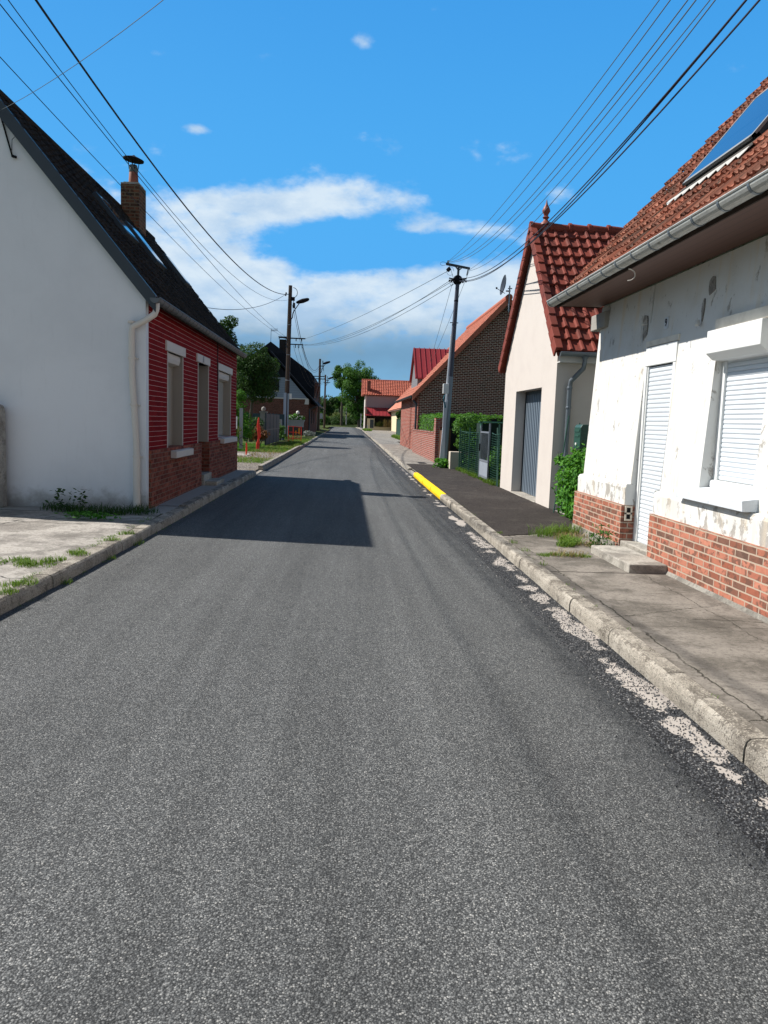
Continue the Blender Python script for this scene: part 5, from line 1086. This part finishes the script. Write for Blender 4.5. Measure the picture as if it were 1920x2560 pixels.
hedge('clipped green hedge rising above the brick garden wall','x' and 3.78,4.6,30.6,39.6,.1,1.98,6500,.10,L_HEDGE,3,(4.2,35,.1))
hedge('long clipped hedge in front of the dark brick gable',4.6,13,31.0,32.4,.1,1.98,7000,.10,L_HEDGE,4,(8.8,31.7,.1))
for i,(c_,R_,lb_,n_,lm_,L_) in enumerate([((4.55,24.3,.75),(.75,.9,.7),'rounded bright shrub behind the mesh fence, left of the gate',2600,L_HEDGE,.08),((4.35,20.3,.65),(.5,.9,.6),'low shrub seen through the bars of the metal gate',1800,L_HEDGE,.08),((4.4,19.0,.85),(.55,.6,.75),'shrub against the far side of the garage behind the mesh',1800,L_MID,.08),((4.3,26.6,1.35),(.6,.7,.85),'taller leafy shrub behind the telephone pole',2600,L_MID,.09),((4.6,28.2,1.6),(.7,.8,.5),'loose shrub reaching the hedge top beside the pole',1800,L_HEDGE,.09)]):
    t=thing('shrub',lb_,'shrub',(c_[0],c_[1],.1)); mb=MB(); bl=clump_blobs(c_,R_,14,200+i,(.35,.55)); crown(mb,bl,n_,L_,L_*.6,300+i,0,.4,.4); mb.build('foliage',lm_,t)
    mb=MB(); 
    for q_,_ in bl[::2]: mb.tube([(c_[0],c_[1],.05),q_],[.02,.006],5)
    mb.build('stem',BARK,t)
mb=MB(); blades(mb,patch(3.68,3.95,18.6,25.2,.12,150,5),16,.14,.012,.10,81,.8); blades(mb,patch(3.35,3.6,25.75,26.6,.12,14,6),14,.22,.02,.10,82,.9); mb.build('grass',L_GRASS,kind='stuff',label='unmown grass along the foot of the mesh fence')
mb=MB(); rn=random.Random(77)
for _ in range(170): leaf(mb,Vector((3.30+rn.gauss(0,.14),25.85+rn.gauss(0,.12),.16+rn.random()*.28)),Vector((rn.gauss(0,.5),rn.gauss(0,.5),.8)),.15,.06,rn,1)
mb.build('weed',L_LAUREL,loc=(3.3,25.85,.12),cat='weed',label='broad-leaved weed sprouting at the base of the telephone pole')
mb=MB(); mb.box(2.75,3.05,28.4,29.4,.118,.126)
dg=mb.build('drain_grate',dirty('cast_iron',(.06,.05,.045),.6,.2,8,60,.2,.5),loc=(2.9,28.9,.12),cat='drain grate',label='small iron drain grate set in the right footpath')
mb=MB()
for k in range(8): mb.box(2.78,3.02,28.45+k*.115,28.50+k*.115,.1265,.128)
mb.build('slot',DARKV,dg)
grd=MB(); grid(grd,3.80,14,6,18.4,40,6,lambda x,y:.11); grd.build('lawn',SOIL,kind='structure')
# further right: green gate, cream outbuilding, far house with red roof
gg_=thing('sheet_gate','dark teal sheet metal gate beyond the far end of the brick house','gate',(5.6,79,.12))
MB().box(5.25,5.31,74,80,.15,1.9).build('leaf',GREENP,gg_); MB().box(5.22,5.34,73.9,74.02,.1,2.0).box(5.22,5.34,80,80.12,.1,2.0).box(5.23,5.25,74,80,.9,.95).build('post',GREENP,gg_)
tree('conifer','small dark conifer leaning over the teal sheet gate',(6.0,80,.1),(5.7,79,2.3),(.9,1.0,.9),9,900,.22,L_DARK,61,.06,'conifer')
mb=MB(); blades(mb,patch(4.7,5.2,62,79,.12,90,12),14,.35,.03,.2,83,.7); mb.build('grass',L_GRASS,kind='stuff',label='grass growing in front of the teal sheet gate')
ob=thing('outbuilding','low cream outbuilding with salmon tile roof in front of the far house','outbuilding',(8.2,118,.1))
mb=MB(); mb.prism([(8.0,98,0),(8.0,98,3.5),(12.5,98,7.7),(12.5,98,0)],(0,41,0)); mb.build('wall',CREAM,ob)
mb=MB(); mb.prism([(7.45,97.6,3.35),(12.6,97.6,8.3),(12.6,97.6,8.5),(7.45,97.6,3.55)],(0,42,0)); r_=mb.build('roof',T_SALMON,ob)
mb=MB(); vs=Vector((5.15,0,4.95)); tiles(mb,(7.42,139.6,3.55),(0,-1,0),vs,(-vs.z,0,vs.x),42,vs.length,.6,.45,[(0,.03),(.3,.06),(.6,.0),(1,.03)],.06,.05,77,.01); mb.build('roof_tiles',T_SALMON,r_)
gutter(7.42,97.6,139.6,3.42,.09,ANTH,ob,-1,50,ANTH)
fh=thing('house','far house with orange tile roof, grey upper wall and dark red metal lean-to','house',(7,141,.1))
MB().box(3.40,15,140,147,4.0,6.45).build('upper_wall',GREYW,fh); MB().box(3.40,15,142.5,147,0,4.0).box(3.40,3.65,136.8,142.5,0,4.0).build('lower_wall',dirty('far_wall_dun',(.16,.135,.11),.9),fh)
MB().box(3.36,3.55,139.95,147,0,6.45).build('corner_trim',LINT,fh)
mb=MB(); mb.box(3.42,5.0,136.7,136.95,.1,2.15).box(3.42,3.7,136.7,140,.1,2.15).box(8.6,9.2,136.7,137,.1,2.6).box(3.9,9.0,136.75,136.95,.1,.75); mb.build('porch_wall',CREAM,fh)
MB().box(4.25,4.9,136.68,136.70,.5,2.0).build('porch_gate',ANTH,fh)
mb=MB(); mb.prism([(3.3,136.4,2.62),(3.3,140,4.05),(3.3,140,4.15),(3.3,136.4,2.72)],(6.2,0,0)); 
x=3.3
while x<9.4: mb.prism([(x,136.4,2.73),(x,140,4.16),(x,140,4.22),(x,136.4,2.79)],(.06,0,0)); x+=.62
mb.build('lean_to_roof',SEAMRED,fh)
mb=MB(); mb.prism([(2.75,139.5,6.30),(2.75,143.5,9.1),(2.75,147.6,6.30)],(12.6,0,0)); T_FAR=mat('far_red_tile',m_tile([(.27,.065,.038),(.36,.09,.05),(.31,.075,.045)],((.2,.07,.05),.5))); r_=mb.build('roof',T_FAR,fh)
vs=Vector((0,4.0,2.8)); mb=MB(); tiles(mb,(2.7,139.4,6.36),(1,0,0),vs,(0,-vs.z,vs.y),12.6,vs.length,.42,.5,[(0,.04),(.3,.08),(.6,.0),(1,.04)],.06,.05,78,.01); mb.build('roof_tiles',T_FAR,r_); MB().tube([(2.7,143.5,9.2),(15.2,143.5,9.2)],.16,8).build('ridge_tile',T_FAR,r_)
MB().box(3.66,4.30,140.3,141.0,6.7,8.9).build('chimney',BR_FAR,r_); MB().box(3.60,4.36,140.2,140.3,6.75,6.95).build('flashing',LEAD,r_)
t=thing('potted_agave','spiky yellow-green plant in the porch of the far house','plant',(6,136.3,.7)); mb=MB(); blades(mb,[(5.9,136.5,.75),(6.3,136.5,.75),(5.4,136.5,.75)],26,1.1,.10,.15,84,.8); mb.build('foliage',L_OLIVE,t)
t=thing('shrub','brown reedy shrub in the porch of the far house','shrub',(7.4,136.4,.7)); mb=MB(); blades(mb,patch(6.6,8.4,136.2,136.6,.75,16,14),22,1.5,.05,.2,85,.3); mb.build('foliage',L_DRY,t)
MB().tube([(3.65,131,.1),(3.65,131,1.0)],.1,6).tube([(3.2,165,.1),(3.2,165,3.2)],.14,6).build('stone_post',POLEC,loc=(3.65,131,.1),cat='post',label='short grey posts at the kerb before the far house')
mb=MB(); blades(mb,patch(3.0,3.9,120,136,.12,60,15),16,.4,.04,.25,86,.6); mb.build('grass',L_GRASS,kind='stuff',label='grass tufts at the corner of the far house')
# ================================================================== LEFT SIDE BEYOND THE PALE HOUSE
up_=thing('utility_post','slim black post with pale box beside the far corner of the red front','post',(-3.42,24,.1))
MB().box(-3.47,-3.40,23.97,24.03,.1,1.78).build('post',BLACK,up_); MB().box(-3.44,-3.34,23.93,24.0,1.25,1.62).box(-3.42,-3.36,23.93,24.0,.45,.95).build('box',PVC,up_)
for x,y,hh,lb_ in ((-3.97,35.4,1.50,'tall bundle of orange-red conduits sticking up from the gravel'),(-3.85,30.2,.62,'short orange-red conduit with a black hose loop')):
    t=thing('conduit',lb_,'conduit',(x,y,.12)); mb=MB()
    if hh>1:
        for dx0,dx1,h1 in ((0,.02,1.0),(.05,-.03,.95),(-.04,.06,.85)): mb.tube([(x+dx0-.03,y,.1),(x+dx0-.02,y,.12+hh*.25*h1),(x+dx1+.03,y,.12+hh*.5*h1),(x+dx1-.01,y,.12+hh*.8*h1),(x+dx1*.3,y,.12+hh*h1)],[.028,.034,.028,.034,.024],8)
    else: mb.tube([(x,y,.1),(x+.02,y,.12+hh*.5),(x+.01,y,.12+hh*.8)],[.022,.036,.022],8)
    mb.build('pipe',ORANGE,t,smooth=True)
    if hh<1:
        mb=MB(); mb.tube([(x+.01,y,.5),(x+.03,y,.72),(x+.04,y,.80)],.02,6); mb.tube([(x-.12+.16*math.cos(a_*.5),y,.68+.17*math.sin(a_*.5)) for a_ in range(13)],.012,5); mb.build('hose',BLACK,t)
pf=thing('panel_fence','tall dark grey slatted gate panels standing open beside the left pole','gate',(-4.3,45.8,.12))
for i in range(4): y=41.7+i*2.1; MB().box(-4.33,-4.27,y+.06,y+2.04,.16,1.84).build('panel',GATEP,pf); MB().box(-4.30+.03,-4.255,y+.06,y+2.04,.95,1.0).box(-4.34,-4.255,y,y+.06,.1,1.90).build('frame',ANTH,pf)
MB().prism([(-4.85,53.2,.1),(-4.35,53.2,.1),(-4.42,53.2,1.55),(-4.72,53.2,1.55)],(0,.5,0)).build('concrete_post',POLEC,loc=(-4.6,53.4,.1),cat='post',label='squat tapering concrete post just left of the near power pole')
t=thing('gate_pier','pale stone gate pier with ball cap behind the grey panels','gate pier',(-5.4,51,.1)); MB().box(-5.6,-5.2,50.8,51.2,.1,1.95).box(-5.66,-5.14,50.74,51.26,1.95,2.03).build('shaft',CEMENT,t); MB().lathe([(.04,0),(.13,.06),(.15,.16),(.11,.26),(.02,.31)],(-5.4,51,2.03),12).build('ball',CEMENT,t,smooth=True)
ba=thing('barrier','orange and yellow road-works barrier leaning at the verge behind the pole','barrier',(-3.3,50.5,.12))
mb=MB()
for x in (-3.72,-3.42,-2.92): mb.tube([(x,50.4+(x+3.7)*.8,.1),(x,50.4+(x+3.7)*.8,1.12)],.022,6)
for z in (1.10,.72,.32): mb.tube([(-3.72,50.4,z+.04),(-2.92,51.05,z-.02)],.020,6)
mb.build('frame',ORANGE,ba); MB().box(-3.10,-3.0,50.85,50.9,.62,1.02).box(-3.30,-3.22,50.7,50.75,.6,.85).build('reflector',dirty('amber',(.75,.32,.04),.5),ba)
pt=thing('planter','grey trough planter with white flowers on a low dark wall','planter',(-3.95,62,.5))
MB().box(-4.8,-3.4,61.8,62.6,.3,.98).build('stand',dirty('dark_stone',(.06,.055,.05),.9),pt)
mb=MB(); mb.prism([(-4.55,61.8,.98),(-3.45,61.8,.98),(-3.33,61.8,1.50),(-4.67,61.8,1.50)],(0,.6,0)); 
for k in range(11): x=-4.6+k*.12; mb.box(x,x+.045,61.76,61.8,1.0,1.48)
mb.box(-4.7,-3.3,61.72,62.44,1.48,1.54); mb.build('trough',dirty('trough_grey',(.33,.34,.36),.7,.2),pt)
mb=MB(); crown(mb,[((-4.3,62,1.70),(.4,.3,.22)),((-3.6,62,1.68),(.32,.3,.2)),((-4.0,62,1.75),(.3,.3,.28))],700,.14,.08,95); mb.build('foliage',L_HEDGE,pt)
mb=MB(); rn=random.Random(4)
for _ in range(26): mb.lathe([(.01,0),(.045,.03),(.02,.07)],(rn.uniform(-4.5,-3.4),61.75,rn.uniform(1.55,1.85)),6)
mb.lathe([(.03,0),(.13,.06),(.14,.17),(.09,.25),(.02,.28)],(-3.85,61.9,1.98),10); mb.tube([(-3.95,62,1.6),(-3.86,61.9,1.98)],.015,5); mb.build('flower',FLOWER,pt)
t=thing('shrub','silvery grey cushion plant at the corner of the dark-roofed house','shrub',(-3.0,64,.15)); mb=MB(); crown(mb,[((-3.15,64,.45),(.38,.4,.25)),((-2.80,64.5,.40),(.3,.3,.22))],700,.12,.07,96); mb.build('foliage',leafm('leaf_silver',(.16,.18,.17),(.30,.32,.31),.15),t)
# vegetation in the garden
tree('tree','dark bushy round tree in the garden behind the red-fronted house',(-5.8,47.5,.1),(-5.55,47,4.15),(1.55,1.5,2.2),46,19000,.115,L_DARK,101,.13,rs=(.30,.46))
tree('tree','darker taller tree whose top shows over the eaves of the black roof',(-9.3,60,.1),(-9.2,60,6.8),(1.5,1.6,2.6),20,4200,.22,L_DARK,102,.16)
t=thing('thuja','bright green feathery thuja by the far corner of the pale house','conifer',(-5.35,38,.1)); mb=MB(); bl=[]; rn=random.Random(9)
for k in range(22): zz=rn.uniform(.4,2.9); rr=.95*(1-(zz-.3)/3.3); A=rn.uniform(0,6.28); bl.append(((-5.4+rr*.7*math.cos(A)+.12*(2.9-zz),38+rr*.7*math.sin(A),zz),(.32,.32,.30)))
crown(mb,bl,4200,.12,.05,97,0,.8,.2); mb.build('foliage',L_HEDGE,t); MB().tube([(-5.35,38,0),(-5.35,38,2.6)],[.07,.02],6).build('trunk',BARK,t)
def shrub(label,c_,R_,n_,lm_,L_,seed):
    t=thing('shrub',label,'shrub',(c_[0],c_[1],.1)); mb=MB(); bl=clump_blobs(c_,R_,12,seed,(.35,.55)); crown(mb,bl,n_,L_,L_*.6,seed+1,0,.4,.3); mb.build('foliage',lm_,t); mb=MB()
    for q_,_ in bl[::2]: mb.tube([(c_[0],c_[1],.05),q_],[.03,.008],5)
    mb.build('stem',BARK,t)
shrub('rounded reddish shrub on the lawn behind the orange conduits',(-4.55,40.8,.85),(.6,.6,.6),1500,L_REDL,.10,110)
shrub('leafy green shrub with yellow flowers beside the stone post',(-5.3,35,.8),(.5,.6,.65),1300,L_OLIVE,.10,113)
shrub('dark shrub in deep shade under the bushy garden tree',(-6.4,50,1.0),(1.4,1.2,1.0),2200,L_DARK,.14,116)
shrub('low bush at the edge of the garden under the thuja',(-4.4,52.3,.7),(.5,.6,.5),900,L_MID,.12,119)
MB().box(-4.90,-4.76,35.9,36.05,.1,2.02).build('fence_post',POLEC,loc=(-4.83,36,.1),cat='post',label='slim grey concrete post standing among the garden shrubs')
MB().box(-20,-4.3,54.2,54.35,.1,1.9).build('garden_fence',dirty('blue_mesh_fence',(.03,.06,.075),.8),loc=(-12,54.3,.1),cat='fence',label='dark blue-green screen fence across the garden behind the tree')
def inz(x,y): return True
mb=MB(); blades(mb,patch(-4.2,-2.66,33.6,41,.13,260,21),12,.10,.014,.22,87,.8); blades(mb,patch(-3.6,-2.60,41,58,.13,300,22),11,.14,.018,.25,88,.8); blades(mb,patch(-4.6,-2.62,25.2,28.2,.13,170,23),12,.09,.012,.18,89,.8); blades(mb,patch(-4.4,-3.9,55.3,56.8,.14,18,24),14,.35,.03,.2,90,.6)
mb.build('grass',L_GRASS,kind='stuff',label='patchy grass on the left verge around the gravel')
mb=MB(); blades(mb,patch(-4.0,-2.66,26,58,.13,150,26),9,.12,.015,.22,92,.9); blades(mb,patch(-4.0,-3.4,54,56.5,.13,20,27),12,.35,.03,.2,94,.5); mb.build('dry_grass',L_DRY,kind='stuff',label='straw-coloured grass scattered over the left verge')
mb=MB(); blades(mb,patch(-9,-4.3,34,44,.13,1400,28),8,.06,.02,.25,93,.5); mb.build('grass',L_HEDGE,kind='stuff',label='short bright lawn in the left garden')
# dark-roofed house
dh=thing('house','brick house with grey boarded gable, steep near-black slate roof and tall chimney','house',(-6.5,72,.5))
DX=-3.5
mb=MB(); mb.box(DX-.35,DX,72.01,92,0,3.5); mb.prism([(DX,72,0),(DX,72,3.48),(-11.5,72,3.48),(-11.5,72,0)],(0,.3,0)); mb.build('wall',BR_FAR,dh)
MB().prism([(DX-.1,72,3.50),(-5.30,72,5.38),(-9.5,72,5.38),(-11.4,72,3.50)],(0,.3,0)).build('gable_cladding',CLAD,dh); MB().prism([(-5.28,71.97,5.38),(-7.4,71.97,7.72),(-9.52,71.97,5.38)],(0,.3,0)).build('gable_slating',SLATE,dh)
MB().box(-11,DX-.05,71.94,72,3.43,3.53).prism([(DX+.02,71.9,2.98),(DX+.02,71.9,3.45),(DX-.28,71.9,3.45),(DX-.38,71.9,2.98)],(0,.1,0)).build_each('trim_board',LINT,dh)
wn=MB().box(-7.6,-6.25,71.94,71.99,4.15,5.2).build('window',DARKV,dh); MB().box(-7.65,-6.2,71.96,71.98,4.05,4.15).build('sill',LINT,wn)
mb=MB(); mb.prism([(-2.62,71.7,2.80),(-2.62,71.7,2.98),(-7.4,71.7,8.1),(-12.2,71.7,2.98),(-12.2,71.7,2.80),(-7.4,71.7,7.9)],(0,.12,0)); mb.prism([(-2.66,71.8,2.85),(-2.66,71.8,2.98),(-7.4,71.8,8.05),(-12.2,71.8,2.98),(-12.2,71.8,2.85),(-7.4,71.8,7.85)],(0,20,0)); rf_=mb.build('roof',SLATE,dh)
mb=MB(); mb.prism([(-3.25,77.5,3.2),(-3.25,77.5,5.75),(-3.55,77.5,6.2),(-7.62,77.5,9.1),(-11.8,77.5,5.9),(-11.8,77.5,3.2)],(0,13,0)); mb.build('tall_roof',SLATE,rf_)
cn=MB().box(-6.9,-6.25,79,79.8,7.5,9.5).build('chimney',dirty('soot_brick',(.02,.016,.015),.9,.3,4),rf_); MB().box(-6.95,-6.88,78.9,78.97,9.5,9.7).box(-6.28,-6.2,78.9,78.97,9.5,9.7).box(-7.0,-6.0,78.9,79.9,9.7,9.78).build('chimney_slab',ANTH,rf_)
mb=MB(); mb.tube([(-7.6,77.4,8.9),(-7.58,77.4,10.35)],.02,6); mb.tube([(-7.58,77.4,10.15),(-6.95,77.4,10.22)],.02,5)
for k in range(7): mb.tube([(-7.5+k*.09,77.3,10.0+k*.012),(-7.5+k*.09,77.3,10.32+k*.012)],.010,4)
mb.build('antenna',BLACK,dh)
gutter(-2.60,71.8,92,2.90,.09,ANTH,dh,1,50,ANTH); MB().tube([(-2.75,72.2,2.85),(-3.4,72.2,2.55),(-3.42,72.2,.3)],.06,8).build('downpipe',ANTH,dh)
for y in (78,83.5): w_=MB().box(DX,DX+.05,y,y+1.2,1.2,2.5).build('window',DARKV,dh)
for y in (78.2,84.2):
    d2=MB(); d2.prism([(-3.3,y,3.6),(-2.9,y,5.2),(-4.4,y,5.6),(-4.4,y,3.6)],(0,2.0,0)); d2.build('dormer',BR_FAR,dh)
MB().box(-3.58,-3.5,95.2,95.3,.4,2.5).box(-3.6,-3.02,99.9,100,1.75,2.45).build('notice_board',PVC,loc=(-3.4,100,.4),cat='notice board',label='small pale notice board on the left verge past the dark-roofed house')
t=thing('house','low brick house end glimpsed behind the second power pole','house',(-4.5,100,.4)); MB().box(-8,-3.9,96,112,.2,4.2).build('wall',BR_FAR,t); MB().prism([(-3.6,95.8,4.1),(-6,95.8,7.2),(-8.4,95.8,4.1)],(0,16.4,0)).build('roof',T_BLACK,t)
# ================================================================== TREES WHERE THE ROAD ENDS
tree('tree','slender airy poplar left of the big broad tree at the road end',(-1.2,205,.3),(-1.1,205,13.2),(2.7,2.7,4.6),34,5200,.36,L_MID,201,.35,rs=(.28,.42))
tree('tree','biggest broad-crowned tree at the end of the road',(3.4,200,.3),(3.1,200,9.4),(5.4,4.6,8.6),80,20000,.40,L_MID,202,.5,rs=(.20,.40))
tree('tree','shorter round tree peeping over the orange roof of the far house',(9.3,215,.3),(9.6,215,9.6),(3.2,3,4.4),18,2400,.5,L_MID,203,.3)
tree('conifer','tiny dark conifer tip between far roof and grey boarded dormer',(15.6,210,.3),(15.4,210,9.8),(1.0,1.0,4.2),10,700,.45,L_DARK,204,.2,'conifer')
for i,(x,y,z,rx_,rz_,lm_,lb_) in enumerate([(-8.2,190,4.2,3.2,3.0,L_DARK,'dark tree left of the farthest lamp pole'),(-5.2,215,6.0,3.0,2.8,L_DARK,'dark rounded tree on the slope left of the poplar'),(-13.5,205,6.0,4.5,4.2,L_DARK,'dark tree mass far left on the hill'),(-2.0,226,6.8,2.6,2.2,L_MID,'mid green tree on the bank behind the poplar'),(-19,230,8,5,4,L_MID,'green tree farthest left on the hilltop'),(22,225,7,5,5,L_MID,'tree hidden behind the dormer on the right hill')]):
    tree('tree',lb_,(x,y,hz(x,y)),(x,y,z),(rx_,rx_,rz_),16,1900,.55,lm_,220+i,.3)
for i,(x,y,z,rx_,rz_,lm_,lb_) in enumerate([(-8.5,160,1.6,2.0,1.6,L_DARK,'dark hedge-like bush along the left kerb near the bend'),(-7.0,172,1.6,2.2,1.6,L_DARK,'shaded bush at the inside of the bend'),(-5.6,182,1.8,1.6,1.5,L_MID,'green bush beyond the shaded one at the bend'),(-1.0,222,2.0,4.5,1.9,L_OLIVE,'olive bush on the bank facing the road'),(2.8,218,1.7,3.5,1.8,L_DARK,'dark bush under the big broad tree'),(6.4,206,2.2,2.6,2.2,L_MID,'bush at the right foot of the big tree'),(-5.5,230,3.2,3.5,1.4,L_OLIVE,'yellowish bush high on the bank'),(3.6,150,1.6,.7,1.6,L_MID,'small bush at the corner of the far house')]):
    t=thing('bush',lb_,'bush',(x,y,.1)); mb=MB(); bl=clump_blobs((x,y,z),(rx_,rx_*.8,rz_),14,240+i,(.35,.55)); crown(mb,bl,1500,.42,.26,260+i,0,.4,.2); mb.build('foliage',lm_,t)
mb=MB(); rn=random.Random(61)
bl=[((x,232+rn.uniform(-3,6),2.5+rn.uniform(0,3)),(3.2,3,2.6)) for x in range(-60,70,4)]+[((x,255+rn.uniform(-3,6),7+rn.uniform(0,2)),(4.2,3,2.8)) for x in range(-70,80,5)]
crown(mb,bl,15000,.8,.5,62,0,.3,.1); mb.build('wood',L_DARK,kind='stuff',label='dark wooded slope closing the view behind the road end')

# shaded undergrowth closing the bend
mb=MB(); rn=random.Random(65); bl=[]
for k in range(46): x=-16+k*.62; bl.append(((x,208+rn.uniform(-1.5,2.5)-max(0,-x-6)*.5,.9+rn.random()*.8),(1.3,1.2,1.1+rn.random()*.9)))
for k in range(24): bl.append(((-5.6-rn.random()*2.5,140+k*2.3,.9+rn.random()*.5),(1.1,1.5,1.2)))
crown(mb,bl,15000,.36,.22,66,0,.3,.2); mb.build('undergrowth',L_DARK,kind='stuff',label='dark undergrowth along the outside of the bend')
